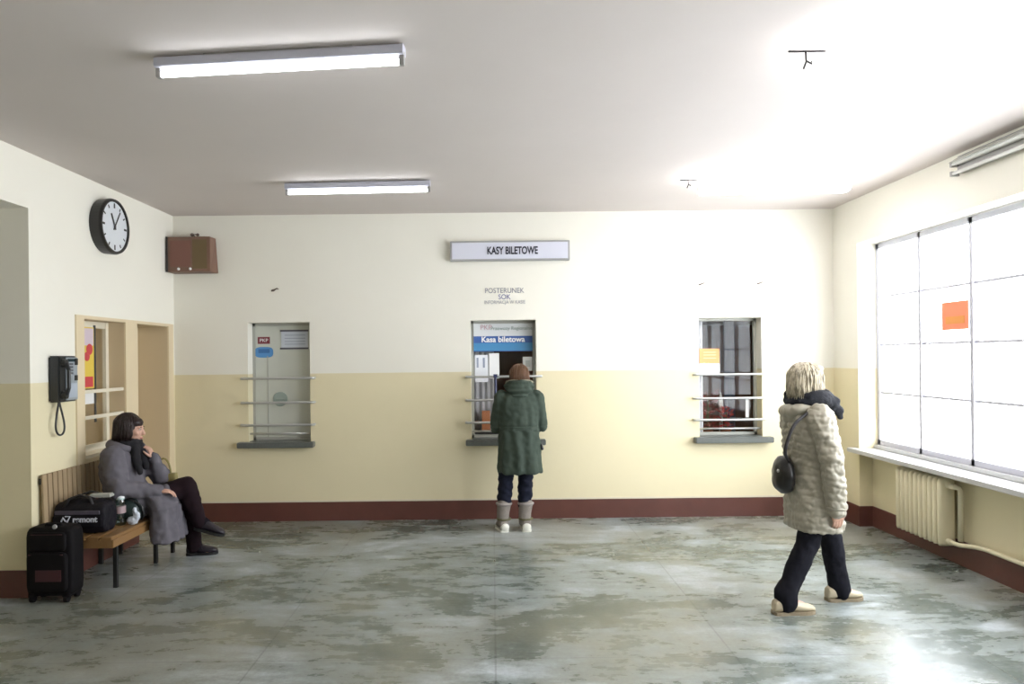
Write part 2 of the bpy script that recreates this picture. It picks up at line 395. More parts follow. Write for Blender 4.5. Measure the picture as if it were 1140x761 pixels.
W1 = ticket_window(2, *OP[0], (421, 448, 473), 268, 349, onY(266, 400, YB).x, onY(350, 400, YB).x)
W2 = ticket_window(3, *OP[1], (419, 445, 470), 519, 603, onY(518, 400, YB).x, onY(606, 400, YB).x)
W3 = ticket_window(4, *OP[2], (416.5, 443, 467), 774, 852, onY(771, 400, YB).x, onY(857, 400, YB).x)
YG = YB+RV-0.04
# left ticket window is closed by a milky board
a, b = OP[0]
build('closed_shutter', MB().box((a+.028, YG+.002, OZ0+.028), (b-.028, YG+.016, OZ1-.028)), mat('milky_board', (0.60, 0.62, 0.56), 0.3, var=0.05, vscale=3), W1)
build('shutter_joint', MB().box((onY(298, 400, YG).x-.004, YG-.004, OZ0+.028), (onY(298, 400, YG).x+.004, YG+.002, OZ1-.35)), M_TF, W1)
c = onY(312, 444, YG)
o = tag(build('speech_grille', MB().loft([(c+Vector((0, -.012, 0)), (.072, 0, 0), (0, 0, .072)), (c+Vector((0, .0, 0)), (.078, 0, 0), (0, 0, .078))], 32).tube([c+Vector((-.05+.02*0, -.014, 0)), c+Vector((.05, -.014, 0))], .004), mat('grey_green_grille', (0.30, 0.36, 0.33), 0.4), bevel=0), 'round grey-green speech grille in the closed left ticket window', 'grille')
M_NAVY = mat('navy_ink', (0.02, 0.03, 0.10), 0.5); M_BLUE = mat('sky_blue_print', (0.10, 0.30, 0.62), 0.4); M_RED = mat('dark_red_print', (0.20, 0.035, 0.05), 0.5)
def sheet(name, u0, v0, u1, v1, Y, m, label, cat, th=0.003, group=None):
    p = onY(u0, v0, Y); q_ = onY(u1, v1, Y)
    return tag(build(name, MB().box((p.x, Y-th, q_.z), (q_.x, Y, p.z)), m), label, cat, group)
YS = YG-.0
s1 = sheet('sticker', 287, 375, 300.5, 382.5, YS, M_RED, 'small dark red rectangular sticker above the blue oval one', 'sticker')
text('lettering', 'PKP', 0.05, Vector(onY(293.8, 378.8, YS)) + Vector((0, -.0035, 0)), M_WHITE, s1, wx=1.1)
pc = onY(294, 392, YS)
s2 = tag(build('sticker', MB().loft([(pc+Vector((0, -.003, 0)), (.098, 0, 0), (0, 0, .057), .6), (pc, (.098, 0, 0), (0, 0, .057), .6)], 40), M_BLUE), 'sky blue rounded oval sticker on the closed left ticket window', 'sticker')
build('dark_band', MB().box((pc.x-.06, YS-.005, pc.z-.008), (pc.x+.06, YS-.003, pc.z+.035)), mat('mid_blue', (0.05, 0.17, 0.42), 0.4), s2)
s3 = sheet('paper_notice', 313, 368.5, 343, 388, YS, mat('pale_blue_paper', (0.62, 0.66, 0.74), 0.6), 'pale printed notice held between two dark rails in left ticket window', 'notice')
for v in (368, 387.7):
    p = onY(312, v, YS); q_ = onY(343.5, v, YS)
    build('dark_rail', MB().box((p.x, YS-.010, p.z-.010), (q_.x, YS-.003, p.z+.008)), mat('dark_grey_rail', (0.10, 0.10, 0.13), 0.4), s3)
for v in (373, 376.5, 380, 383):
    p = onY(317, v, YS); q_ = onY(340, v, YS)
    build('print_line', MB().box((p.x, YS-.0045, p.z-.003), (q_.x, YS-.003, p.z+.003)), mat('grey_ink', (0.3, 0.34, 0.45), 0.5), s3)
# centre ticket window header boards
a, b = OP[1]; YH = YG-.02
p0 = onY(528, 358, YH); p1 = onY(596, 373.5, YH)
hb = tag(build('header_board', MB().box((a+.03, YH-.004, p1.z), (b-.03, YH, OZ1-.03)), mat('pale_board', (0.66, 0.68, 0.70), 0.4)), 'pale header strip with grey lettering above the blue ticket banner', 'sign')
text('lettering', 'PKP', 0.075, onY(541, 364.5, YH-.006), mat('pale_red_ink', (0.55, 0.36, 0.40), 0.5), hb)
text('lettering', 'Przewozy Regionalne', 0.052, onY(569.5, 365.3, YH-.006), mat('grey_green_ink', (0.22, 0.30, 0.28), 0.5), hb)
bb = tag(build('banner', MB().box((a+.03, YH-.006, onY(560, 391, YH).z), (b-.03, YH, p1.z)), mat('blue_banner', (0.05, 0.12, 0.36), 0.35)), 'blue banner with white lettering in the centre ticket window', 'banner')
build('light_band', MB().box((a+.03, YH-.008, onY(560, 390, YH).z), (b-.03, YH-.006, onY(560, 381.5, YH).z)), mat('cyan_band', (0.07, 0.26, 0.50), 0.35), bb, label='lighter blue band')
text('lettering', 'Kasa biletowa', 0.083, onY(560, 377.8, YH-.008), M_WHITE, bb, bold=0.002)
# posters behind the centre glass
pp = sheet('paper_notice', 528.5, 395, 543.5, 425, YG, mat('white_glossy_paper', (0.80, 0.82, 0.88), 0.4), 'tall white printed notice at the left edge of centre ticket window', 'notice')
for u in (531.5, 538.5):
    p = onY(u-1, 398, YG); q_ = onY(u+1.3, 409, YG)
    build('print_block', MB().box((p.x, YG-.0045, q_.z), (q_.x, YG-.003, p.z)), mat('grey_ink', (0.3, 0.34, 0.45), 0.5), pp)
sheet('paper_notice', 544.5, 393, 556, 421, YG, mat('bright_paper', (0.9, 0.9, 0.9), 0.6), 'plain white sheet beside tall printed notice, centre ticket window', 'notice')
pn = sheet('paper_notice', 582, 397, 592.5, 412.5, YG, mat('bright_paper', (0.9, 0.9, 0.9), 0.6), 'small white notice at right of centre ticket window above green hood', 'notice')
p = onY(585, 401, YG); q_ = onY(590, 408, YG)
build('print_block', MB().box((p.x, YG-.0045, q_.z), (q_.x, YG-.003, p.z)), mat('faint_ink', (0.62, 0.66, 0.66), 0.5), pn)
# vertical support clipped to the upper bar
p = onY(551.5, 418, YB-.06); q_ = onY(551.5, 446, YB-.06)
build('bar_clamp', MB().tube([(p.x, YB-.06, p.z+.015), (p.x, YB-.06, q_.z-.01)], 0.013, 12).box((p.x-.02, YB-.08, p.z-.02), (p.x+.02, YB-.04, p.z+.015)), mat('dark_blue_steel', (0.05, 0.06, 0.14), 0.4), W2)
# right ticket window notices
oc = sheet('paper_notice', 778.5, 388, 801, 404, YG, mat('orange_paper', (0.80, 0.36, 0.14), 0.6), 'orange printed notice in the right ticket window', 'notice')
for v in (392, 395, 398.5):
    p = onY(783, v, YG); q_ = onY(797, v, YG)
    build('print_line', MB().box((p.x, YG-.0045, p.z-.004), (q_.x, YG-.003, p.z+.004)), mat('pale_orange', (0.85, 0.55, 0.35), 0.5), oc)
sheet('paper_notice', 778.5, 404.5, 801, 416, YG, mat('bright_paper', (0.9, 0.9, 0.9), 0.6), 'blank white sheet directly below the orange notice', 'notice')

# the office behind the ticket windows
YO = YB+RV; YO2 = YO+2.0
struct('wall_office', MB().box((XL-.6, YO2, 0), (XR+.3, YO2+.1, 2.8)).box((XL-.7, YO, 0), (XL-.6, YO2, 2.8)).box((XR+.3, YO, 0), (XR+.4, YO2, 2.8)).box((1.35, YO, 0), (1.43, YO2, 2.8)).box((-1.5, YO, 0), (-1.42, YO2, 2.8)), mat('office_wall_paint', (0.58, 0.53, 0.46), 0.7))
struct('ceiling_office', MB().box((XL-.7, YO, 2.8), (XR+.4, YO2+.1, 2.9)), M_CEIL)
M_WOOD = mat('brown_veneer', (0.16, 0.075, 0.042), 0.35, var=0.35, vscale=4, stretch=(1, 1, .15))
M_BROWN = mat('red_brown_panel', (0.23, 0.085, 0.055), 0.4, var=0.2, vscale=3)
def cabinet(x0, x1, y0, y1, h, label, m, doors=2):
    r = empty('wardrobe', ((x0+x1)/2, (y0+y1)/2, 0), label, 'cabinet')
    build('body', MB().box((x0, y0+.02, 0), (x1, y1, h)), m, r, bevel=.004)
    for i in range(doors):
        a_ = x0+(x1-x0)*i/doors; b_ = x0+(x1-x0)*(i+1)/doors
        d = build('door', MB().box((a_+.006, y0, .08), (b_-.006, y0+.018, h-.02)), m, r, bevel=.003)
        hx = b_-.05 if i % 2 == 0 else a_+.05
        build('handle', MB().tube([(hx, y0-.02, h*.5), (hx, y0-.02, h*.5+.12)], .006), M_GALV, d)
    return r
cabinet(2.36, 3.24, YO+.9, YO+1.35, 2.05, 'dark brown wardrobe seen behind glass of right ticket window', M_WOOD, 2)
cabinet(.02, .55, YO+.9, YO+1.35, 2.02, 'red-brown cupboard behind the centre ticket window', M_BROWN, 2)
def desk(x0, x1, label):
    r = empty('desk', ((x0+x1)/2, YO+.35, 0), label, 'desk')
    build('desk_top', MB().box((x0, YO+.02, .74), (x1, YO+.6, .77)), M_WOOD, r, bevel=.003)
    for x in (x0+.03, x1-.06): build('side_panel', MB().box((x, YO+.04, 0), (x+.03, YO+.58, .74)), M_WOOD, r)
    return r
desk(1.75, 3.3, 'clerk desk behind the right ticket window'); desk(-.7, 1.0, 'clerk desk behind the centre ticket window')
# white pleated curtain left of the right ticket window and grey one behind
def curtain(x0, x1, y, z0, z1, m, label, amp=.02, n=8):
    N = 60; vs = []; fs = []
    for z in (z0, z1):
        for s in (0, .006):
            for i in range(N+1):
                x = x0+(x1-x0)*i/N; vs.append((x, y+s+amp*math.sin(2*PI*n*i/N), z))
    k = N+1
    for i in range(N):
        fs += [(i, i+1, 2*k+i+1, 2*k+i), (k+i, 3*k+i, 3*k+i+1, k+i+1), (i, k+i, k+i+1, i+1), (2*k+i, 2*k+i+1, 3*k+i+1, 3*k+i)]
    fs += [(0, 2*k, 3*k, k), (N, k+N, 3*k+N, 2*k+N)]
    return tag(build('curtain', MB().add(vs, fs), m, smooth=False), label, 'curtain')
curtain(2.05, 2.28, YO+.05, .80, 2.15, mat('white_net_curtain', (0.80, 0.80, 0.82), 0.8), 'white net curtain at left side of the right ticket window', .015, 5)
curtain(2.70, 2.82, YO+.62, .80, 2.4, mat('grey_blue_curtain', (0.16, 0.17, 0.21), 0.8), 'grey-blue curtain hanging in the office behind right ticket window', .02, 4)
curtain(-.42, .02, YO+.35, .80, 2.15, mat('white_net_curtain', (0.80, 0.80, 0.82), 0.8), 'white net curtain behind the notices of centre ticket window', .015, 7)
# flowering plant on the desk, right window
def plant(x, y, z, label, leafm, n, rad, hgt, name='potted_plant'):
    r = empty(name, (x, y, z), label, 'plant')
    build('pot', MB().lathe((x, y, z), [(.045, 0), (.06, .10), (.066, .10), (.066, .12), (.055, .12), (.05, .105)]), mat('clay_pot', (0.42, 0.16, 0.09), 0.7), r, smooth=True)
    mb = MB(); rnd = random.Random(int(abs(x)*100))
    for i in range(n):
        t_ = rnd.uniform(0, 2*PI); u_ = rnd.uniform(-.2, 1); rr = rad*math.sqrt(rnd.random()); c_ = Vector((x+rr*math.cos(t_), y+rr*math.sin(t_), z+.12+hgt*rnd.random()))
        R = Matrix.Rotation(t_, 3, 'Z') @ Matrix.Rotation(-u_, 3, 'Y'); L_ = .045
        mb.add([c_, c_+R @ Vector((L_*.5, L_*.3, .004)), c_+R @ Vector((L_, 0, -.004)), c_+R @ Vector((L_*.5, -L_*.3, .004)), c_+R @ Vector((L_*.5, 0, -.006))], [(0, 1, 4), (1, 2, 4), (2, 3, 4), (3, 0, 4), (0, 3, 2, 1)])
    build('leaves', mb, leafm, r)
    build('stem', MB().tube([(x, y, z+.09), (x+.01, y, z+.12+hgt*.8)], .006), mat('stem_green', (0.08, 0.12, 0.04), 0.6), r)
    return r
plant(2.38, YO+.22, .77, 'red-leaved potted plant standing at left behind right ticket window', mat('red_leaf', (0.30, 0.05, 0.04), 0.5), 150, .10, .42)
plant(2.56, YO+.16, .77, 'small red and pink flowering plant in middle of right ticket window', mat('pink_red_leaf', (0.45, 0.06, 0.05), 0.5), 90, .06, .22)
ct = MB().lathe((2.555, YO+.30, .77), [(.02, 0), (.02, .30), (.028, .30), (.022, .42), (.006, .50)])
tag(build('candle', ct, mat('ivory_wax', (0.85, 0.83, 0.78), 0.4), smooth=True), 'slim white candle behind the pink flowering plant', 'candle')
tag(build('paper_notice', MB().box((2.71, YG-.004, 1.02), (2.745, YG-.001, 1.22)), mat('bright_paper', (0.9, 0.9, 0.9), 0.6)), 'narrow white slip at right edge of right ticket window', 'notice')
# binders on the desk, centre window
tag(build('box_file', MB().box((-.12, YO+.12, .77), (-.03, YO+.30, 1.10)).box((-.095, YO+.117, .85), (-.055, YO+.12, 1.0)), mat('orange_card', (0.55, 0.20, 0.08), 0.6), bevel=.002), 'orange box file on the desk behind centre ticket window', 'box file')
tag(build('storage_box', MB().box((-.20, YO+.02, .77), (.10, YO+.11, .90)), mat('black_plastic', (0.02, 0.02, 0.025), 0.4), bevel=.004), 'black low box at the foot of the centre ticket window', 'box')

# ---------------------------------------------------------------- signs and marks on the rear wall
M_SIGN = mat('white_sign_face', (0.66, 0.67, 0.76), 0.35); M_SFR = mat('grey_sign_frame', (0.36, 0.36, 0.36), 0.4)
p = onY(501, 268.5, YB-.07); q_ = onY(634.5, 289, YB-.07)
r = empty('wall_sign', ((p.x+q_.x)/2, YB, q_.z), 'long white box sign with dark capital lettering high on the rear wall', 'sign')
build('sign_box', MB().box((p.x, YB-.07, q_.z), (q_.x, YB, p.z)), M_SFR, r, bevel=.004)
build('sign_face', MB().box((p.x+.02, YB-.074, q_.z+.018), (q_.x-.02, YB-.07, p.z-.018)), M_SIGN, r)
text('lettering', 'KASY BILETOWE', 0.108, onY(570.5, 279, YB-.076), mat('black_ink', (0.012, 0.012, 0.03), 0.5), r, wx=.66, bold=.003)
o = text('lettering', 'POSTERUNEK', 0.075, onY(561.5, 323.5, YB-.002), mat('grey_ink_wall', (0.25, 0.25, 0.30), 0.6), None, wx=.9)
tag(o, 'first line of grey stencilled wall lettering above centre ticket window', 'lettering')
o = text('lettering', 'SOK', 0.075, onY(561.5, 330.5, YB-.002), mat('blue_ink_wall', (0.16, 0.17, 0.36), 0.6), None, wx=.9)
tag(o, 'short blue middle line of the stencilled wall lettering', 'lettering')
o = text('lettering', 'INFORMACJA W KASIE', 0.052, onY(562, 336.3, YB-.002), mat('pale_ink_wall', (0.42, 0.42, 0.46), 0.6), None, wx=.82)
tag(o, 'faint small bottom line of the stencilled wall lettering', 'lettering')
M_RUST = mat('rusty_steel', (0.16, 0.12, 0.10), 0.6)
def wall_hook(u, v, label, s=1.0):
    c_ = onY(u, v, YB); 
    return tag(build('wall_hook', MB().tube([c_+Vector((-.035*s, -.004, -.012*s)), c_+Vector((0, -.012, 0)), c_+Vector((.03*s, -.03, .012*s)), c_+Vector((.045*s, -.03, .004*s))], .007*s, 8).ell(c_+Vector((-.02*s, 0, -.006)), (.02*s, .006, .012*s)), M_RUST, smooth=True), label, 'hook')
wall_hook(306, 322.5, 'small bent steel hook on rear wall above the left ticket window')
wall_hook(780.5, 316, 'left one of two small hooks above the right ticket window', .7)
wall_hook(845.5, 315, 'right one of two small hooks above the right ticket window', .7)
for u0, u1, v in ((786, 812, 312), (815, 842, 313)):
    pass
# wooden loudspeaker in the corner
c0 = onY(191, 263.5, 7.36); c1 = onY(236, 302, 7.36)
x0, x1, z0, z1 = XL+.012, c1.x, c1.z, c0.z
r = empty('loudspeaker', ((x0+x1)/2, 7.45, z0), 'brown wooden loudspeaker box mounted high in left corner of rear wall', 'loudspeaker')
M_SPK = mat('brown_speaker_wood', (0.20, 0.11, 0.075), 0.5, var=0.25, vscale=8)
mb = MB(); yf = 7.36; yb = YB-.001
mb.add([(x0, yf, z0), (x1-.02, yf, z0), (x1-.005, yb, z0), (x0, yb, z0), (x0, yf, z1), (x1-.02, yf, z1), (x1-.03, yb, z1+.01), (x0, yb, z1+.01)], [(0, 3, 2, 1), (4, 5, 6, 7), (0, 1, 5, 4), (1, 2, 6, 5), (2, 3, 7, 6), (3, 0, 4, 7)])
build('cabinet', mb, M_SPK, r, bevel=.005)
build('grille_cloth', MB().box((x0+.04, yf-.006, z0+.05), (x0+.25, yf, z1-.04)), mat('rust_cloth', (0.22, 0.105, 0.08), 0.9, bump=.4, bscale=300), r)
build('side_panel', MB().box((x0+.27, yf-.005, z0+.03), (x1-.05, yf, z1-.03)), mat('olive_brown_board', (0.15, 0.10, 0.045), 0.5), r)
for x in (x0+.13, x0+.25):
    build('knob', MB().ell((x, yf-.012, z0+.028), (.014, .014, .014)), M_WHITE, r, smooth=True)
build('edge_strip', MB().box((x0-.0, yf-.008, z0), (x0+.018, yf, z1)), mat('dark_edge', (0.03, 0.028, 0.025), 0.5), r)
build('mounting_bracket', MB().tube([(x0+.22, yb, z1+.03), (x0+.24, yf+.08, z1+.035), (x0+.30, yf+.05, z1+.03)], .006).ell((x0+.24, yf+.07, z1+.03), (.02, .02, .018)).ell((x0+.30, yf+.06, z1+.028), (.016, .016, .016)).box((x0+.19, yb-.02, z1-.01), (x0+.33, yb, z1+.03)), M_RUST, r)

# ---------------------------------------------------------------- clock on the left wall
cy = (onX(112, 252, XL+.08).y+onX(140, 252, XL+.08).y)/2; cc = onX(126, 252, XL+.08); cy = cc.y
R_ = 0.5*(onX(126, 221.5, XL+.08).z - onX(126, 283, XL+.08).z)
cz = 0.5*(onX(126, 221.5, XL+.08).z + onX(126, 283, XL+.08).z)
r = empty('wall_clock', (XL, cy, cz-R_), 'round black-rimmed white wall clock high on the left wall', 'clock')
C = Vector((XL, cy, cz)); ax = Vector((1, 0, 0)); ay = Vector((0, 1, 0)); az = Vector((0, 0, 1))
M_BLK = mat('black_plastic_rim', (0.018, 0.017, 0.016), 0.35); M_FACE = mat('clock_face', (0.70, 0.73, 0.77), 0.4)
build('case', MB().loft([(C, ay*(R_*.97), az*(R_*.97)), (C+ax*.085, ay*R_, az*R_), (C+ax*.105, ay*(R_*.97), az*(R_*.97)), (C+ax*.105, ay*(R_*.90), az*(R_*.90)), (C+ax*.09, ay*(R_*.88), az*(R_*.88))], 48), M_BLK, r, smooth=False)
fc = build('clock_face', MB().loft([(C+ax*.088, ay*(R_*.89), az*(R_*.89)), (C+ax*.092, ay*(R_*.89), az*(R_*.89))], 48), M_FACE, r)
mb = MB()
def cdir(h): a_ = 2*PI*h/12; return ay*math.sin(a_)*1 + az*math.cos(a_)       # seen from the room (+X) with +Y to the right... left wall: right of viewer is +Y
for h in range(12):
    d_ = cdir(h); L0, L1 = (.70, .82) if h % 3 else (.66, .84)
    side = d_.cross(ax); p_ = C+ax*.093
    build('hour_mark', MB().obox(p_+d_*(R_*(L0+L1)/2), (0.0015, .006 if h % 3 else .009, R_*(L1-L0)/2), Matrix((ax, side, d_)).transposed()), M_BLK, fc)
def hand_(h, L, wd, back, name):
    d_ = cdir(h); side = d_.cross(ax); p_ = C+ax*.097
    build(name, MB().obox(p_+d_*(R_*(L-back)/2), (0.0015, wd, R_*(L+back)/2), Matrix((ax, side, d_)).transposed()), M_BLK, r)
hand_(11.05, .50, .008, .12, 'hour_hand'); hand_(1.1, .68, .006, .15, 'minute_hand')
build('centre_cap', MB().loft([(C+ax*.095, ay*.014, az*.014), (C+ax*.101, ay*.012, az*.012)], 16), M_BLK, r)

# ---------------------------------------------------------------- payphone
py0 = onX(53.5, 420, XL).y; pf = XL+.085; py1 = onX(86, 420, pf).y; pz1 = onX(70, 396, pf).z; pz0 = onX(70, 447.5, pf).z
r = empty('payphone', (XL, (py0+py1)/2, pz0), 'black and silver wall payphone with hanging handset cord on the left wall', 'telephone')
build('body', MB().box((XL, py0, pz0), (pf, py1, pz1)), mat('phone_black', (0.02, 0.022, 0.025), 0.35), r, bevel=.01)
fy0 = py0+.075
fp = build('front_panel', MB().box((pf, fy0, pz0+.012), (pf+.008, py1-.008, pz1-.012)), mat('phone_steel', (0.36, 0.40, 0.44), 0.35, .3), r, bevel=.002)
mb = MB()
for i in range(4):
    for j in range(3): 
        yy = fy0+.025+j*.022; z_ = pz1-.07-i*.024; mb.box((pf+.008, yy, z_), (pf+.013, yy+.015, z_+.016))
build('keypad', mb, mat('key_grey', (0.12, 0.13, 0.15), 0.4), fp)
build('display', MB().box((pf+.008, fy0+.02, pz1-.045), (pf+.011, py1-.05, pz1-.022)), mat('display_dark', (0.03, 0.05, 0.06), 0.2), fp)
build('coin_slot', MB().box((pf+.008, py1-.045, pz1-.07), (pf+.016, py1-.015, pz1-.02)), M_BLK, fp); build('card_slot', MB().box((pf+.008, py1-.05, pz1-.19), (pf+.014, py1-.015, pz1-.15)), M_BLK, fp)
build('lower_plate', MB().box((pf+.008, fy0+.01, pz0+.03), (pf+.012, py1-.02, pz0+.14)), mat('plate_blue_grey', (0.42, 0.47, 0.54), 0.4), fp)
hy = py0+.038
hs = build('handset', MB().tube([(pf+.03, hy, pz0+.06), (pf+.05, hy, pz0+.11), (pf+.05, hy, pz1-.11), (pf+.03, hy, pz1-.06)], [.018, .014, .014, .018], 12).loft([((pf+.004, hy, pz0+.055), (0, .028, 0), (0, 0, .032)), ((pf+.035, hy, pz0+.055), (0, .026, 0), (0, 0, .03))], 20).loft([((pf+.004, hy, pz1-.055), (0, .028, 0), (0, 0, .032)), ((pf+.035, hy, pz1-.055), (0, .026, 0), (0, 0, .03))], 20), mat('handset_black', (0.012, 0.013, 0.015), 0.3), r)
cp = []
zb = onX(60, 485, XL+.04).z
y_c = hy+.02
for i in range(40):
    t_ = i/39.0; a_ = -PI/2 + 2*PI*t_   # loop
    yy = y_c + 0.045*math.sin(2*PI*t_)*(1)*(1 if True else 1); z_ = (pz0+.02) + (zb-pz0-.02)*math.sin(PI*t_)**.8 
    yy = y_c + (-.06 if t_ < .5 else .06)*math.sin(2*PI*min(t_, 1-t_))**1 if False else y_c + .055*math.sin(2*PI*t_)*-1
    cp.append((XL+.045+.01*math.sin(PI*t_), yy, z_))
build('cord', MB().tube(cp, .0075, 8), mat('cord_black', (0.03, 0.03, 0.03), 0.5), r, smooth=True)

# ---------------------------------------------------------------- inner window in the left niche
gx = XL-.146
r = bpy.data.objects.new('window_5', None); COL.objects.link(r); r.location = (gx, (A0+A1)/2, NB); r['kind'] = 'structure'
M_CREAM = mat('cream_gloss_wood', (0.78, 0.72, 0.58), 0.4)
mb = MB()
mb.box((gx-.03, A1-.05, NB), (gx+.004, A1-.004, NT-.004)); mb.box((gx-.03, A0+.004, NB), (gx, A0+.05, NT-.004)); mb.box((gx-.03, A0, NT-.06), (gx, A1, NT-.004)); mb.box((gx-.03, A0, NB), (gx, A1, NB+.05))
ymid = onX(120, 430, gx).y
build('window_frame', mb, M_CREAM, r)
build('window_pane', MB().box((gx-.016, A0+.05, NB+.05), (gx-.012, A1-.05, NT-.06)), M_GLASS, r)
for va, vb in ((436.5, 432.5), (466, 459), (499, 488)):
    p_ = onX(92, va, XL+.0); q_ = onX(139, vb, XL+.0); z_ = (p_.z+q_.z)/2
    build('cross_bar', MB().box((XL-.035, A0+.004, z_-.014), (XL-.008, A1-.004, z_+.014)), M_CREAM, r, bevel=.003)
build('window_sill', MB().box((gx, A0+.004, NB), (XL-.002, A1-.004, NB+.025)), M_CREAM, r)
# room seen through it
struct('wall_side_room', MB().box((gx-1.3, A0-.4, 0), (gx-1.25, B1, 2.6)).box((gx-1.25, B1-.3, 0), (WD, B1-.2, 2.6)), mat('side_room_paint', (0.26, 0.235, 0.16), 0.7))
# poster inside the glass
yp0 = onX(92, 400, gx).y; yp1 = onX(104, 400, gx).y
tz, bz = onX(98, 364, gx).z, onX(98, 432, gx).z
po = empty('poster', (gx, (yp0+yp1)/2, bz), 'narrow colourful yellow, pink and red poster in left wall window', 'poster')
build('poster_sheet', MB().box((gx+.001, A0+.03, bz), (gx+.005, yp1, tz)), mat('yellow_poster', (0.75, 0.55, 0.08), 0.5), po)
def spot(z0_, z1_, col, nm):
    build('print_block', MB().box((gx+.005, A0+.05, z0_), (gx+.007, yp1-.01, z1_)), mat(nm, col, 0.5), po)
hh = tz-bz
spot(tz-.30*hh, tz-.02*hh, (0.66, 0.55, 0.62), 'pale_lilac_print')
build('print_block', MB().ell((gx+.006, yp1-.07, tz-.36*hh), (.003, .05, .05)).ell((gx+.006, yp1-.11, tz-.48*hh), (.003, .045, .04)), mat('poster_red', (0.60, 0.06, 0.07), 0.5), po)
build('print_block', MB().box((gx+.005, A0+.05, bz+.01), (gx+.007, yp1-.02, bz+.10)), mat('poster_red', (0.60, 0.06, 0.07), 0.5), po)
build('dark_border', MB().box((gx+.001, yp1, bz-.3), (gx+.006, yp1+.03, tz+.02)), mat('charcoal_edge', (0.05, 0.05, 0.05), 0.5), po)
tag(build('paper_notice', MB().box((gx+.001, A0+.05, onX(98, 449.5, gx).z), (gx+.004, yp1-.004, onX(98, 435, gx).z)), M_WHITE), 'small white sheet taped beneath the colourful poster', 'notice')
# recessed door in the second niche
dr = bpy.data.objects.new('door_1', None); COL.objects.link(dr); dr.location = (XL-.32, (B0+B1)/2, 0); dr['kind'] = 'structure'
build('door_leaf', MB().box((XL-.34, B0+.006, .005), (XL-.30, B1-.006, NT-.006)), M_SAND, dr, bevel=.003)
build('door_handle', MB().tube([(XL-.30, B0+.08, 1.05), (XL-.25, B0+.08, 1.05), (XL-.25, B0+.19, 1.05)], .009), M_GALV, dr)

# ---------------------------------------------------------------- fluorescent lamps
M_HOUS = mat('lamp_housing', (0.50, 0.50, 0.58), 0.4); M_CAPS = mat('lamp_end_cap', (0.35, 0.34, 0.33), 0.5)
def tube_mat(name, s):
    m = mat(name, (0.93, 0.97, 1.0), 0.4, emit=s); return m
def lamp(pa, pb, label, s, wrap=False, group='ceiling fluorescent lamps'):
    """pa, pb: ends of the fitting on the ceiling"""
    pa, pb = Vector(pa), Vector(pb); d = (pb-pa); L = d.length; d.normalize(); sd = d.cross(Vector((0, 0, 1))).normalized(); up = Vector((0, 0, 1)); R = Matrix((d, sd, up)).transposed()
    mid = (pa+pb)/2
    r = empty('fluorescent_lamp', mid, label, 'lamp', group)
    hz = ZC-.025
    if wrap:      # added to make the ceiling glare: an all-round diffuser, hung a little below the ceiling
        for k_ in (-.32, .32): build('hanger', MB().tube([mid.xy.to_3d()+Vector((0, 0, ZC))+d*L*k_, mid.xy.to_3d()+Vector((0, 0, ZC-.09))+d*L*k_], .007, 8), M_WHITE, r)
        ca = Vector((pa.x, pa.y, ZC-.115)); cb = Vector((pb.x, pb.y, ZC-.115))
        build('glare_body', MB().loft([(ca, sd*.080, up*.035, .7), (cb, sd*.080, up*.035, .7)], 24), mat('ceiling_glare_glow', (0.97, 0.98, 1.0), .4, emit=s), r)
        return r
    build('mounting_plate', MB().obox(Vector((mid.x, mid.y, ZC-.004)), (L*.30, .02, .004), R), M_CAPS, r)
    hb_ = MB()
    ca = Vector((pa.x, pa.y, ZC-.034)); cb = Vector((pb.x, pb.y, ZC-.034))
    hb_.loft([(ca, sd*.034, up*.026, .45), (cb, sd*.034, up*.026, .45)], 20)
    build('housing', hb_, M_HOUS, r)
    for p_, sg in ((pa, 1), (pb, -1)):
        q2 = Vector((p_.x, p_.y, ZC-.07)) + d*sg*.012
        build('lamp_holder', MB().obox(q2, (.012, .016, .035), R), M_CAPS, r, bevel=.003)
    ta = Vector((pa.x, pa.y, ZC-.088))+d*.026; tb = Vector((pb.x, pb.y, ZC-.088))-d*.026
    tb_ = build('tube', MB().tube([ta, tb], .014, 16), tube_mat('lit_tube_%g' % s, s), r, smooth=True)
    return r
def ceil_at(u, v, z=ZC-.05): return onZ(u, v, z)
l1a, l1b = ceil_at(175, 75), ceil_at(450, 60); l2a, l2b = ceil_at(318, 210), ceil_at(479, 206.5)
lamp(l1a, l1b, 'lit fluorescent batten nearest the camera on the left of ceiling', TUBE_L)
lamp(l2a, l2b, 'smaller-looking lit fluorescent batten further back on the ceiling', TUBE_L)
l3 = ceil_at(914, 57); lamp(l3, l3+Vector((1.23, -.03, 0)), 'added glowing fitting that makes the ceiling glare at the upper right', GLARE_R, True)  # right pair is added only to blow out the ceiling around it
l4 = ceil_at(780, 203); lamp(l4, l4+Vector((1.23, -.03, 0)), 'added glowing fitting that makes the glare further back on the right of the ceiling', GLARE_R*.95, True)
def ceiling_hook(u, v, label, s=1.0):
    c_ = onZ(u, v, ZC)
    return tag(build('ceiling_hook', MB().box(c_+Vector((-.085*s, -.006, -.006)), c_+Vector((.10*s, .006, 0))).tube([c_+Vector((.0, 0, -.003)), c_+Vector((.002, 0, -.055*s)), c_+Vector((-.012*s, 0, -.09*s))], .005*s, 8).tube([c_+Vector((.0, 0, -.05*s)), c_+Vector((.03*s, 0, -.065*s)), c_+Vector((.028*s, 0, -.052*s))], .005*s, 8), mat('black_iron', (0.012, 0.012, 0.012), .7, spec=.1)), label, 'hook')
ceiling_hook(897, 56.5, 'dark hook on a thin ceiling rail at the end of the added right fitting')
ceiling_hook(766, 200, 'small faint ceiling hook further back, right half of the ceiling', .8)

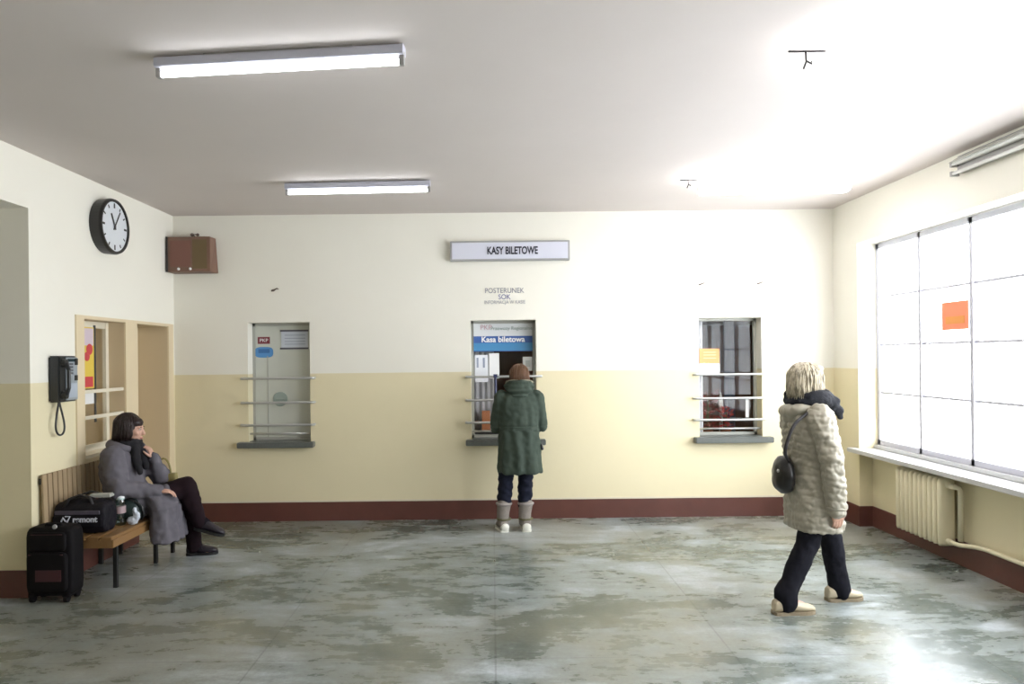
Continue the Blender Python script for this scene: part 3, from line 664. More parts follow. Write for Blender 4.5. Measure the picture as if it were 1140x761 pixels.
# unlit batten above the big window
ya = onX(1057, 176, XR-.09).y; yb2 = ya-1.3; fz = onX(1057, 170, XR-.09).z
r = empty('fluorescent_lamp', (XR, (ya+yb2)/2, fz), 'unlit twin fluorescent fitting high on wall above the big window', 'lamp')
mz = ZC-.09
build('housing', MB().box((XR-.035, yb2, mz-.07), (XR, ya, mz+.06)), M_CAPS, r, bevel=.006)
build('reflector', MB().add([(XR-.035, yb2, mz+.05), (XR-.10, yb2, mz+.012), (XR-.035, yb2, mz-.01), (XR-.035, ya, mz+.05), (XR-.10, ya, mz+.012), (XR-.035, ya, mz-.01)], [(0, 1, 2), (3, 5, 4), (0, 3, 4, 1), (1, 4, 5, 2), (2, 5, 3, 0)]), mat('pale_enamel', (0.62, 0.62, 0.58), 0.35), r)
for z_ in (mz-.005, mz-.075): 
    build('tube', MB().tube([(XR-.075, yb2+.03, z_), (XR-.075, ya-.02, z_)], .014, 14), mat('unlit_tube', (0.74, 0.75, 0.73), 0.25), r, smooth=True)
    for y_ in (yb2+.012, ya-.012): build('lamp_holder', MB().box((XR-.09, y_-.012, z_-.018), (XR-.03, y_+.012, z_+.018)), M_CAPS, r)

# orange notice on the big window
p_ = onX(1048, 337, WIN_X-.003); q_ = onX(1078, 366, WIN_X-.003)
no_ = tag(build('paper_notice', MB().box((WIN_X-.0, q_.y, q_.z), (WIN_X+.003, p_.y, p_.z)), mat('orange_film', (0.86, 0.26, 0.12), 0.5), bevel=0), 'orange notice stuck on a pane of the big window', 'notice')
build('print_block', MB().box((WIN_X-.002, q_.y+.05, q_.z+.05), (WIN_X, p_.y-.05, q_.z+.11)), mat('deep_orange', (0.80, 0.30, 0.05), 0.5), no_)

# ---------------------------------------------------------------- radiator and pipe
rx0 = 3.535; rx1 = 3.665; ry0 = onX(1047, 570, rx0).y; ry1 = onX(996, 570, rx0).y; rz0, rz1 = .13, .70
r = empty('radiator', ((rx0+rx1)/2, (ry0+ry1)/2, rz0), 'cream ribbed cast iron radiator under the window sill', 'radiator')
M_RAD = mat('cream_radiator_enamel', (0.74, 0.67, 0.47), 0.35, var=.05, vscale=8)
N = 10; pitch = (ry1-ry0)/N
for i in range(N):
    y_ = ry0+(i+.5)*pitch; hw = pitch*.36
    mb = MB(); xc = (rx0+rx1)/2
    mb.loft([((xc, y_, rz0+.03), (.066*.9, 0, 0), (0, hw*.7, 0), .6), ((xc, y_, rz0+.05), (.066, 0, 0), (0, hw, 0), .6), ((xc, y_, rz1-.03), (.066, 0, 0), (0, hw, 0), .6), ((xc, y_, rz1-.008), (.05, 0, 0), (0, hw*.7, 0), .6), ((xc, y_, rz1), (.02, 0, 0), (0, hw*.3, 0), .6)], 20)
    build('radiator_section', mb, M_RAD, r, smooth=True)
xc = (rx0+rx1)/2
for z_ in (rz1-.06, rz0+.07): build('manifold', MB().tube([(xc, ry0-.03, z_), (xc, ry1, z_)], .022, 14), M_RAD, r, smooth=True)
for y_ in (ry0+.1, ry1-.1): build('wall_bracket', MB().box((xc, y_-.012, rz0+.09), (RX-.0, y_+.012, rz0+.115)), M_RAD, r); build('wall_bracket', MB().box((xc, y_-.012, rz1-.1), (RX, y_+.012, rz1-.075)), M_RAD, r)
pz = rz0+.07
pts = [(xc, ry0-.02, pz), (xc, ry0-.07, pz), (xc+.005, ry0-.12, pz-.0), (RX-.045, ry0-.20, pz+.005), (RX-.04, ry0-.30, pz+.015), (RX-.04, 2.5, pz+.03), (RX-.04, .9, pz+.03), (RX-.04, .82, pz+.03), (RX+.001, .80, pz+.03)]
tag(build('heating_pipe', MB().tube(pts, .017, 12), M_RAD, smooth=True), 'cream heating pipe running from the radiator along the wall foot', 'pipe')
pts = [(xc, ry0-.02, rz1-.06), (xc, ry0-.05, rz1-.06), (xc+.01, ry0-.075, rz1-.06), (xc+.035, ry0-.078, rz1-.065), (xc+.045, ry0-.08, rz1-.09), (xc+.04, ry0-.085, pz+.02)]
tag(build('riser_pipe', MB().tube(pts, .020, 12), mat('cream_pipe_paint', (0.74, 0.68, 0.50), 0.4), smooth=True), 'upright cream pipe joining near end of the radiator', 'pipe')

# ---------------------------------------------------------------- bench
BX0, BX1, BY0, BY1, SZ = -3.30, -2.80, 5.26, 6.50, .41
r = empty('bench', ((BX0+BX1)/2, (BY0+BY1)/2, 0), 'slatted wooden waiting bench with dark steel legs by left wall', 'bench')
M_SLAT = mat('weathered_slat_wood', (0.37, 0.27, 0.16), 0.55, var=.35, vscale=10, stretch=(1, 1, .1))
M_SEAT = mat('brown_seat_wood', (0.27, 0.15, 0.06), 0.4, var=.35, vscale=8, stretch=(1, .15, 1))
M_STEEL = mat('black_bench_steel', (0.02, 0.02, 0.02), 0.45)
n = 20; pw = (BY1-BY0)/n
for i in range(n):
    y_ = BY0+(i+.5)*pw
    build('back_slat', MB().obox((BX0-.005-.018*0, y_, .645), (.008, pw*.42, .225), Matrix.Rotation(-.03, 3, 'Y')), M_SLAT, r, bevel=.002)
build('back_rail', MB().box((BX0-.028, BY0, .80), (BX0-.016, BY1, .845)).box((BX0-.028, BY0, .46), (BX0-.016, BY1, .505)), M_STEEL, r)
for i in range(5):
    x_ = BX0+.03+i*(BX1-BX0-.02)/5
    build('seat_slat', MB().box((x_, BY0, SZ-.025), (x_+.082, BY1, SZ)), M_SEAT, r, bevel=.004)
build('front_apron', MB().box((BX1-.02, BY0+.02, SZ-.085), (BX1, BY1-.02, SZ-.026)), M_SEAT, r, bevel=.003)
build('end_apron', MB().box((BX0+.03, BY0+.02, SZ-.085), (BX1-.02, BY0+.04, SZ-.026)), M_SEAT, r)
for y_ in (BY0+.14, BY0+.78, BY1-.14):
    build('leg', MB().box((BX1-.06, y_-.014, 0), (BX1-.032, y_+.014, SZ-.026)), M_STEEL, r)
    build('leg', MB().box((BX0-.02, y_-.014, 0), (BX0+.010, y_+.014, SZ-.026)), M_STEEL, r)
    build('back_post', MB().box((-3.336, y_-.014, .37), (-3.3285, y_+.014, .84)), M_STEEL, r)
    build('cross_brace', MB().box((BX0, y_-.012, SZ-.06), (BX1-.03, y_+.012, SZ-.027)), M_STEEL, r)

# ---------------------------------------------------------------- luggage
r = empty('suitcase', (-3.14, 5.14, 0), 'upright black fabric wheeled suitcase standing before the bench end', 'suitcase')
M_CASE = mat('black_nylon', (0.006, 0.005, 0.006), 0.7, spec=.15, bump=.15, bscale=200); M_TRIM = mat('dark_wine_trim', (0.05, 0.012, 0.018), 0.5)
sx0, sx1, sy0, sy1, sz1 = -3.315, -2.975, 5.03, 5.235, .53
cx_, cy_ = (sx0+sx1)/2, (sy0+sy1)/2
def rbox(mb_, x0, x1, y0, y1, z0, z1, ez=.05, ex=.35):
    a_ = (x1-x0)/2; b_ = (y1-y0)/2; c_ = Vector(((x0+x1)/2, (y0+y1)/2, 0)); rr = []
    for z_, k in ((z0, .88), (z0+ez*.3, .97), (z0+ez, 1), (z1-ez, 1), (z1-ez*.5, .965), (z1-ez*.15, .88), (z1, .74)):
        rr.append((c_+Vector((0, 0, z_)), (a_*k, 0, 0), (0, b_*(.5+.5*k), 0), ex))
    mb_.loft(rr, 40)
mb = MB(); rbox(mb, sx0, sx1, sy0+.03, sy1, .05, sz1, .07)
build('shell', mb, M_CASE, r, smooth=True)
mb = MB(); rbox(mb, sx0+.03, sx1-.03, sy0, sy0+.06, .09, .36, .04); build('front_pocket', mb, M_CASE, r, smooth=True)
mb = MB(); rbox(mb, sx0+.04, sx1-.04, sy0+.012, sy0+.06, .37, .50, .03); build('upper_pocket', mb, M_CASE, r, smooth=True)
build('zip', MB().tube([(sx0+.05, sy0+.006, .345), (sx1-.05, sy0+.006, .345)], .004).tube([(sx0+.06, sy0+.016, .485), (sx1-.06, sy0+.016, .485)], .004), M_TRIM, r)
build('trim_panel', MB().box((sx0+.10, sy0-.003, .16), (sx1-.06, sy0+.004, .24)), M_TRIM, r, label='dark wine-red panel')
build('carry_handle', MB().tube([(cx_-.06, cy_, sz1-.01), (cx_-.05, cy_, sz1+.012), (cx_+.05, cy_, sz1+.012), (cx_+.06, cy_, sz1-.01)], .011, 10), M_CASE, r)
build('badge', MB().loft([((cx_+.045, sy0+.035, sz1-.045+.05), (.016, 0, 0), (0, .0, .016)), ((cx_+.045, sy0+.045, sz1-.045+.05), (.016, 0, 0), (0, 0, .016))], 18), mat('grey_badge', (0.35, 0.35, 0.36), .4), r)
for x_ in (sx0+.05, sx1-.05):
    for y_ in (sy0+.05, sy1-.03): build('wheel', MB().tube([(x_-.012, y_, .027), (x_+.012, y_, .027)], .027, 18), M_CASE, r, smooth=False)
for x_ in (sx0+.05, sx1-.05): build('wheel_housing', MB().box((x_-.025, sy0+.03, .035), (x_+.025, sy1-.01, .075)), M_CASE, r, bevel=.006)

# duffel bag on the near end of bench
dx0, dx1, dy0, dy1 = -3.285, -2.895, 5.33, 5.54
r = empty('duffel_bag', ((dx0+dx1)/2, (dy0+dy1)/2, SZ), 'black duffel bag with white lettering lying on the bench', 'bag')
mb = MB(); xm = (dx0+dx1)/2; ymd = (dy0+dy1)/2
rr = []
for s in (-1, -.96, -.85, -.5, 0, .5, .85, .96, 1):
    k = {1: .72, .96: .88, .85: .97}.get(abs(s), 1.0)
    rr.append((Vector((xm+s*(dx1-dx0)/2, ymd, SZ+.118)), (0, (dy1-dy0)/2*k, 0), (0, 0, .117*k), .62))
mb.loft(rr, 32); mb.ell((xm-.03, ymd+.01, SZ+.215), (.14, .08, .055)); mb.ell((xm+.10, ymd+.01, SZ+.20), (.07, .07, .055))
M_BAG = mat('black_bag_cloth', (0.008, 0.007, 0.011), 0.6, spec=.2)
organic('bag_body', mb, M_BAG, r, .008, 2, lambda p, n_: .006*fbm(p, 18)+.003*fbm(p, 45))
build('reflective_band', MB().obox((xm-.0, dy0-.001, SZ+.168), (.165, .004, .014), Matrix.Rotation(.10, 3, 'X')), mat('grey_purple_piping', (0.09, 0.08, 0.11), .4), r, label='grey piping band')
build('front_pocket', MB().obox((xm+.0, dy0-.001, SZ+.105), (.18, .007, .042), Matrix.Identity(3)), M_BAG, r, bevel=.005)
lw = mat('white_print', (0.62, 0.64, 0.72), .5)
text('lettering', 'remont', .060, Vector((xm+.060, dy0-.010, SZ+.118)), lw, r, wx=1.0, bold=.002)
build('logo', MB().tube([(xm-.115, dy0-.010, SZ+.105), (xm-.10, dy0-.010, SZ+.135), (xm-.09, dy0-.010, SZ+.115), (xm-.08, dy0-.010, SZ+.105)], .006, 8).tube([(xm-.085, dy0-.010, SZ+.142), (xm-.05, dy0-.010, SZ+.142), (xm-.072, dy0-.010, SZ+.10)], .006, 8), lw, r)
for y_ in (dy0+.02, dy1-.04):
    build('carry_strap', MB().tube([(xm-.11, y_, SZ+.20), (xm-.09, y_+.03, SZ+.26), (xm-.02, y_+.05, SZ+.285), (xm+.06, y_+.04, SZ+.27), (xm+.10, y_+.02, SZ+.20)], .011, 8), mat('strap_black', (0.02, 0.018, 0.02), .6), r, smooth=True)
# folded light paper on the duffel
tag(build('folded_newspaper', MB().obox((-3.0, 5.50, SZ+.262), (.075, .04, .008), Matrix.Rotation(.1, 3, 'Z')).obox((-3.0, 5.495, SZ+.274), (.07, .036, .004), Matrix.Rotation(.16, 3, 'Z')), mat('grey_newsprint', (0.40, 0.40, 0.36), .8)), 'folded grey newspaper lying on top of the duffel bag', 'newspaper')

# bottle
bx, by = onY(134, 560, 5.66).x, 5.66
r = empty('water_bottle', (bx, by, SZ), 'clear plastic water bottle with white cap standing on bench', 'bottle')
top = onY(134, 543.5, by).z - SZ
build('bottle_body', MB().lathe((bx, by, SZ+.001), [(.034, 0), (.038, .008), (.038, .06), (.034, .075), (.038, .09), (.038, top-.10), (.030, top-.07), (.020, top-.055), (.018, top-.05)]), M_BGLASS, r, smooth=True)
build('bottle_cap', MB().lathe((bx, by, SZ), [(.029, top-.085), (.031, top-.08), (.031, top-.005), (.026, top+.003)]), mat('white_cap', (0.9, 0.9, 0.9), .5), r)
build('bottle_label', MB().lathe((bx, by, SZ), [(.0395, .095), (.0395, .15)]), mat('pink_grey_label', (0.45, 0.33, 0.34), .5), r)
# dark green shoulder bag + crumpled white carrier
r = empty('shoulder_bag', (-2.90, 5.74, SZ), 'dark green-black shoulder bag with loop strap beside the water bottle', 'bag')
mb = MB(); mb.ell((-2.94, 5.76, SZ+.10), (.115, .07, .10)).ell((-2.93, 5.76, SZ+.07), (.12, .07, .07))
organic('bag_body', mb, mat('dark_green_leather', (0.018, 0.035, 0.033), .4), r, .008, 2, lambda p, n_: .006*fbm(p, 16))
build('strap', MB().tube([(-3.0, 5.74, SZ+.15), (-2.93, 5.72, SZ+.20), (-2.86, 5.72, SZ+.175), (-2.81, 5.735, SZ+.13), (-2.795, 5.74, SZ+.06), (-2.82, 5.75, SZ+.02)], .009, 8), M_STEEL, r, smooth=True)
mb = MB(); mb.ell((-2.845, 5.655, SZ+.035), (.045, .02, .034)).ell((-2.815, 5.66, SZ+.065), (.028, .02, .04)).ell((-2.83, 5.66, SZ+.11), (.018, .014, .03))
tag(organic('plastic_carrier', mb, mat('white_film', (0.62, 0.66, 0.74), .35), None, .005, 1, lambda p, n_: .006*fbm(p, 60)), 'crumpled white plastic carrier lying at the seat edge by bottle', 'bag')

# ---------------------------------------------------------------- people
M_SKIN = mat('skin', (0.58, 0.34, 0.25), 0.5, var=.06, vscale=20)
def frame(f, up=Vector((0, 0, 1))):
    f = Vector(f).normalized(); s = f.cross(up).normalized(); u = s.cross(f).normalized()   # s = right-hand side
    return f, s, u
def add_head(mb, c, f, up=Vector((0, 0, 1)), k=1.0):
    f, s, u = frame(f, up); R = Matrix((s, f, u)).transposed(); c = Vector(c)
    P = lambda x, y, z: c + R @ Vector((x*k, y*k, z*k))
    mb.ell(P(0, -.008, .025), (.074*k, .092*k, .088*k), R, 28, 18)
    mb.loft([(P(0, .012, .03), R @ Vector((.066*k, 0, 0)), R @ Vector((0, .078*k, 0))), (P(0, .016, -.02), R @ Vector((.064*k, 0, 0)), R @ Vector((0, .074*k, 0))), (P(0, .022, -.06), R @ Vector((.052*k, 0, 0)), R @ Vector((0, .062*k, 0))), (P(0, .036, -.095), R @ Vector((.032*k, 0, 0)), R @ Vector((0, .040*k, 0))), (P(0, .044, -.108), R @ Vector((.018*k, 0, 0)), R @ Vector((0, .022*k, 0)))], 24)
    mb.ell(P(0, .070, -.100), (.018*k, .014*k, .014*k), R)                               # chin
    mb.loft([(P(0, .086, .012), R @ Vector((.008*k, 0, 0)), R @ Vector((0, .010*k, 0))), (P(0, .098, -.018), R @ Vector((.012*k, 0, 0)), R @ Vector((0, .014*k, 0))), (P(0, .103, -.032), R @ Vector((.015*k, 0, 0)), R @ Vector((0, .015*k, 0))), (P(0, .092, -.042), R @ Vector((.012*k, 0, 0)), R @ Vector((0, .010*k, 0)))], 14)
    for z_, w_ in ((-.060, .022), (-.071, .019)): mb.ell(P(0, .083, z_), (w_*k, .011*k, .0065*k), R)
    for sg in (-1, 1):
        mb.ell(P(sg*.030, .070, .024), (.022*k, .014*k, .007*k), R)                      # brow
        mb.ell(P(sg*.040, .060, -.025), (.020*k, .018*k, .018*k), R)                     # cheek
        mb.ell(P(sg*.076, -.002, -.008), (.008*k, .018*k, .030*k), R)                    # ear
    return P, R
def face_parts(P, R, k, parent):
    for sg in (-1, 1):
        build('eye', MB().ell(P(sg*.031, .080, .008), (.012*k, .007*k, .006*k), R), mat('eye_white', (0.6, 0.58, 0.55), .2), parent, smooth=True)
        build('eyebrow', MB().ell(P(sg*.031, .087, .027), (.017*k, .004*k, .003*k), R), mat('brow_brown', (0.05, 0.03, 0.02), .7), parent, smooth=True)
        build('iris', MB().ell(P(sg*.031, .086, .008), (.005*k, .003*k, .005*k), R), mat('iris_dark', (0.03, 0.02, 0.015), .2), parent, smooth=True)
    build('lips', MB().ell(P(0, .088, -.065), (.020*k, .009*k, .008*k), R), mat('lip_rose', (0.42, 0.14, 0.13), .4), parent, smooth=True)
def add_hand(mb, wrist, d, pn, thumb_dir, curl=.5, k=1.0):
    """d: direction of the fingers, pn: palm side normal (fingers curl towards it), thumb_dir: side of the thumb"""
    w_ = Vector(wrist); d = Vector(d).normalized(); pn = Vector(pn); pn = (pn-d*pn.dot(d)).normalized(); t_ = Vector(thumb_dir); t_ = (t_-d*t_.dot(d)-pn*t_.dot(pn)).normalized()
    mb.loft([(w_-d*.01, t_*.024*k, pn*.018*k), (w_+d*.025*k, t_*.033*k, pn*.016*k, .8), (w_+d*.065*k, t_*.040*k, pn*.014*k, .7), (w_+d*.088*k, t_*.038*k, pn*.011*k, .7)], 20)
    for i, (off, L, r_) in enumerate(((.030, .072, .0085), (.010, .080, .009), (-.010, .074, .0085), (-.029, .058, .0075))):
        p_ = w_+d*.080*k+t_*off*k; dd = d.copy(); pts_ = [(w_+d*.055*k+t_*off*.9*k, r_*1.1*k), (p_, r_*k*1.05)]
        for j, fr in enumerate((.45, .30, .25)):
            a_ = curl*(.7+.35*j)
            dd = (dd*math.cos(a_)+pn*math.sin(a_)*1.0); dd.normalize(); p_ = p_+dd*L*fr*k; pts_.append((p_, r_*k*(1-.12*(j+1))))
            pnn = pn
        mb.limb(pts_, 10)
    b_ = w_+d*.028*k+t_*.026*k; q1 = b_+(d*.5+t_*.75+pn*.3).normalized()*.035*k; q2 = q1+(d*.85+t_*.25+pn*.35).normalized()*.03*k; q3 = q2+(d*.95+pn*.35).normalized()*.022*k
    mb.limb([(b_-d*.012, .014*k), (q1, .0115*k), (q2, .0095*k), (q3, .0075*k)], 10)
def add_strands(o, Q, rad, cen, n, zlow, open_ang, seed, r_=.0028, wave=.004):
    """fine locks running from the crown down over the hair cap, merged into the same mesh"""
    rnd = random.Random(seed); mb = MB(); off = wloc(o)
    for i in range(n):
        while True:
            az = rnd.uniform(-PI, PI)
            if abs(az) > open_ang*rnd.uniform(.85, 1.0): break      # 0 = straight ahead (the face)
        zl = zlow+rnd.uniform(-.02, .015); pts = []; az0 = az+rnd.uniform(-.25, .25); lift = rnd.uniform(.0, .006)
        for j in range(9):
            t_ = j/8; a_ = az0+(az-az0)*t_; ph = PI/2*(1-t_*1.25) if t_ < .8 else 0
            z_ = rad[2]*math.sin(max(ph, 0))
            rr = math.cos(max(ph, 0)) if ph > 0 else 1.0
            x_ = rad[0]*rr*math.sin(a_)*1.0; y_ = rad[1]*rr*math.cos(a_)
            if ph <= 0.05: z_ = (zl-cen[2])*min(1, (t_-.76)/.24) if t_ > .76 else 0
            k_ = 1+lift/.09
            pts.append(Q(cen[0]+x_*k_+wave*math.sin(7*t_+i), cen[1]+y_*k_+wave*math.cos(6*t_+i*1.7), cen[2]+z_*k_))
        mb.tube(pts, [r_*.7]+[r_*1.3]*6+[r_, r_*.4], 5)
    bm = bmesh.new(); bm.from_mesh(o.data)
    me = bpy.data.meshes.new('t'); me.from_pydata([v-off for v in mb.v], [], mb.f); me.update(); bm.from_mesh(me)
    bm.to_mesh(o.data); bm.free(); bpy.data.meshes.remove(me); shade(o.data, True)
def foot_shoe(parent, heel, toe, up_h, m, msole, name='shoe', wid=.046, h=.085, shaft=None):
    heel, toe = Vector(heel), Vector(toe); d = (toe-heel); L = d.length; d.normalize(); s = d.cross(Vector((0, 0, 1))).normalized(); u = s.cross(d).normalized()
    mb = MB(); rr = []
    for t_, w_, hh_ in ((.0, .55, .55), (.03, .78, .85), (.12, .9, 1.0), (.28, .92, 1.0), (.42, .88, .86), (.58, 1.0, .66), (.74, 1.05, .54), (.88, .9, .44), (.96, .66, .34), (1.0, .36, .22)):
        rr.append((heel+d*L*t_+u*(.018+h*hh_/2), s*wid*w_, u*(h*hh_/2), .8))
    mb.loft(rr, 24)
    if shaft: mb.limb(shaft, 20)
    o = organic(name, mb, m, parent, .006, 2)
    mb = MB(); pts_ = []
    outl = [(0, .55), (.04, .8), (.15, .95), (.35, .85), (.55, 1.0), (.74, 1.08), (.88, .93), (.97, .62), (1.01, .25)]
    ring = [heel+d*L*t_+s*wid*w_*1.04 for t_, w_ in outl] + [heel+d*L*t_-s*wid*w_*1.04 for t_, w_ in reversed(outl)]
    n_ = len(ring); mb.add([p_+u*.0 for p_ in ring]+[p_+u*.022 for p_ in ring], [tuple(range(n_-1, -1, -1)), tuple(range(n_, 2*n_))]+[(i, (i+1) % n_, n_+(i+1) % n_, n_+i) for i in range(n_)])
    build('sole', mb, msole, o, bevel=0)
    return o
X = Vector((1, 0, 0)); Yv = Vector((0, 1, 0)); Z = Vector((0, 0, 1))

# ----- woman at the centre ticket window
def woman_window():
    yy = 7.04
    r = empty('person', (.19, yy, 0), 'person from behind at centre ticket window in green hooded parka and jeans', 'person')
    xc = .255
    hipL, hipR = Vector((.15, yy, .84)), Vector((.325, yy, .84)); kL, kR = Vector((.118, yy+.02, .46)), Vector((.312, yy+.02, .46)); aL, aR = Vector((.085, yy+.01, .10)), Vector((.298, yy+.01, .10))
    shL, shR = Vector((.085, yy-.01, 1.31)), Vector((.43, yy-.01, 1.31)); eL, eR = Vector((.035, yy+.04, 1.02)), Vector((.475, yy+.04, 1.02)); wL, wR = Vector((.13, yy+.25, .99)), Vector((.385, yy+.25, .99))
    hc = Vector((.265, yy+.045, 1.485)); hf = Vector((.05, 1, -.38))
    b = MB()
    P, R = add_head(b, hc, hf, Z)
    b.limb([((xc, yy, 1.30), .055), (hc+Vector((0, -.02, -.06)), .05)])
    b.loft([((xc, yy, .80), X*.15, Yv*.10), ((xc-.01, yy, .90), X*.165, Yv*.115), ((xc, yy, 1.03), X*.125, Yv*.095), ((xc, yy, 1.18), X*.145, Yv*.105), ((xc, yy, 1.30), X*.165, Yv*.08), ((xc, yy, 1.35), X*.08, Yv*.06)], 28)
    for a_, k_, h_ in ((hipL, kL, aL), (hipR, kR, aR)): b.limb([(a_, .078), (k_, .055), (h_, .038), (h_+Vector((0, .03, -.05)), .035), (h_+Vector((0, .12, -.065)), .028)])
    for s_, e_, w_ in ((shL, eL, wL), (shR, eR, wR)): b.limb([(s_, .05), (e_, .04), (w_, .027)])
    add_hand(b, wL, (.3, 1, -.1), (0, 0, -1), (1, 0, 0), .35); add_hand(b, wR, (-.3, 1, -.1), (0, 0, -1), (-1, 0, 0), .35)
    body = organic('body', b, M_SKIN, r, .005, 2)
    face_parts(P, R, 1, r)
    # parka
    m = MB(); rr = []
    for z_, cx, rx, ry in ((.565, .262, .212, .150), (.60, .262, .214, .155), (.75, .258, .205, .150), (.90, .255, .196, .145), (1.02, .255, .186, .138), (1.12, .255, .196, .138), (1.24, .257, .208, .132), (1.31, .258, .200, .112), (1.36, .26, .13, .085), (1.40, .262, .085, .07)):
        rr.append(((cx, yy-.005, z_), X*rx, Yv*ry, .88))
    m.loft(rr, 40)
    for s_, e_, w_ in ((shL, eL, wL), (shR, eR, wR)):
        m.limb([(s_+Vector((0, 0, -.01)), .074), ((s_+e_)/2, .068), (e_, .066), (w_+(e_-w_)*.12, .05)], 20)
    def fold(p, n_):
        f_ = .010*fbm((p.x*2.2, p.y*2.2, p.z*.9), 6)+.005*fbm(p, 22)
        if p.z < .98: f_ += .007*math.sin(40*math.atan2(p.y-yy, p.x-xc)/5+p.z*3)
        return f_*1.3 - .004*math.exp(-((p.z-1.02)/.012)**2)
    M_PARKA = mat('olive_green_cotton', (0.052, 0.070, 0.055), .85, spec=.2, var=.18, vscale=9, bump=.2, bscale=120)
    coat = organic('parka', m, M_PARKA, r, .008, 3, fold)
    build('waist_seam', MB().tube([(xc+.188*math.cos(t_*PI/16), yy-.005-.140*math.sin(t_*PI/16), 1.02) for t_ in range(1, 16)], .004, 6), mat('seam_dark_green', (0.05, 0.075, 0.055), .8), coat)
    build('back_vent', MB().box((xc-.002, yy-.170, .57), (xc+.004, yy-.150, .76)), mat('seam_dark_green', (0.05, 0.075, 0.055), .8), coat)
    build('toggle', MB().limb([((.470, yy-.03, .835), .012), ((.477, yy-.03, .80), .016)]), mat('black_toggle', (0.02, 0.02, 0.02), .4), coat)
    # hood lying on the shoulders
    m = MB()
    for i in range(26):
        t_ = 2*PI*i/26
        m.ell((xc+.008+.098*math.cos(t_), yy+.012+.085*math.sin(t_), 1.405+.022*math.sin(-t_)), (.052, .046, .050))
    m.ell((xc+.005, yy-.075, 1.375), (.125, .062, .062)); m.ell((xc+.005, yy-.085, 1.33), (.085, .045, .055))
    organic('hood', m, M_PARKA, r, .007, 3, lambda p, n_: .006*fbm(p, 20)+.004*math.sin(p.z*130))
    build('hood_trim', MB().tube([(xc+.006+.125*math.cos(t_), yy+.018+.098*math.sin(t_), 1.445-.022*math.sin(t_)) for t_ in [2*PI*i/30 for i in range(30)]], .014, 8, True), mat('fawn_fur_trim', (0.26, 0.24, 0.17), .9, bump=.6, bscale=200), r)
    # hair
    m = MB(); f, s, u = frame(hf); Q = lambda x, y, z: hc + s*x + f*y + u*z
    RR = Matrix((s, f, u)).transposed()
    m.ell(Q(0, -.016, .034), (.090, .102, .096), RR, 28, 18); m.ell(Q(0, -.055, -.03), (.078, .055, .085), RR)
    for sg in (-1, 1): m.ell(Q(sg*.070, -.01, -.015), (.02, .05, .07), RR)
    ho = organic('hair', m, mat('chestnut_hair', (0.13, 0.06, 0.028), .5, var=.3, vscale=40, stretch=(6, 6, 1)), r, .006, 2, lambda p, n_: .004*fbm((p.x*4, p.y*4, p.z), 30))
    add_strands(ho, Q, (.090, .104, .098), (0, -.016, .034), 170, -.07, 1.0, 3)
    # jeans
    m = MB()
    for a_, k_, h_ in ((hipL, kL, aL), (hipR, kR, aR)):
        m.limb([(a_+(Vector((xc, yy, a_.z))-a_)*.12, .085), (a_*.45+k_*.55, .082), (k_, .074), (k_*.5+h_*.5, .070), (h_*.72+k_*.28+Vector((0, 0, .03)), .062)], 20)
    m.loft([((xc-.015, yy, .78), X*.165, Yv*.115), ((xc-.01, yy, .95), X*.16, Yv*.12)], 24)
    organic('jeans', m, mat('dark_denim', (0.011, 0.013, 0.026), .85, spec=.2, var=.35, vscale=25, bump=.3, bscale=250), r, .008, 2, lambda p, n_: .006*fbm((p.x, p.y, p.z*3), 14)+(.004*math.sin(p.z*65+p.x*25+6*fbm(p, 6)) if p.z < .5 else 0))
    # boots
    M_BOOT = mat('grey_fawn_suede', (0.24, 0.21, 0.185), .85, var=.2, vscale=30, bump=.5, bscale=150); M_WS = mat('white_rubber', (0.75, 0.74, 0.66), .5)
    for a_, ddx in ((aL, -.05), (aR, -.012)):
        b_ = foot_shoe(r, (a_.x+.018, yy-.085, 0), (a_.x+.018+ddx, yy+.165, 0), 0, M_BOOT, M_WS, 'boot', .050, .105, [((a_.x, yy-.01, .09), .058), ((a_.x+.006, yy, .18), .062), ((a_.x+.014, yy+.005, .255), .070)])
        build('boot_cuff', MB().tube([(a_.x+.014+.068*math.cos(t_), yy+.005+.068*math.sin(t_), .262) for t_ in [2*PI*i/20 for i in range(20)]], .014, 8, True), mat('pale_fleece', (0.30, 0.27, 0.25), .9), b_, smooth=True)
        build('heel_patch', MB().ell((a_.x+.018, yy-.075, .048), (.044, .024, .040)), M_WS, b_, smooth=True, label='white heel')
        build('ankle_strap', MB().tube([(a_.x+.012+.064*math.cos(t_), yy-.012+.066*math.sin(t_), .118) for t_ in [2*PI*i/20 for i in range(20)]], .009, 8, True), mat('olive_strap', (0.12, 0.11, 0.05), .6), b_, smooth=True)
woman_window()

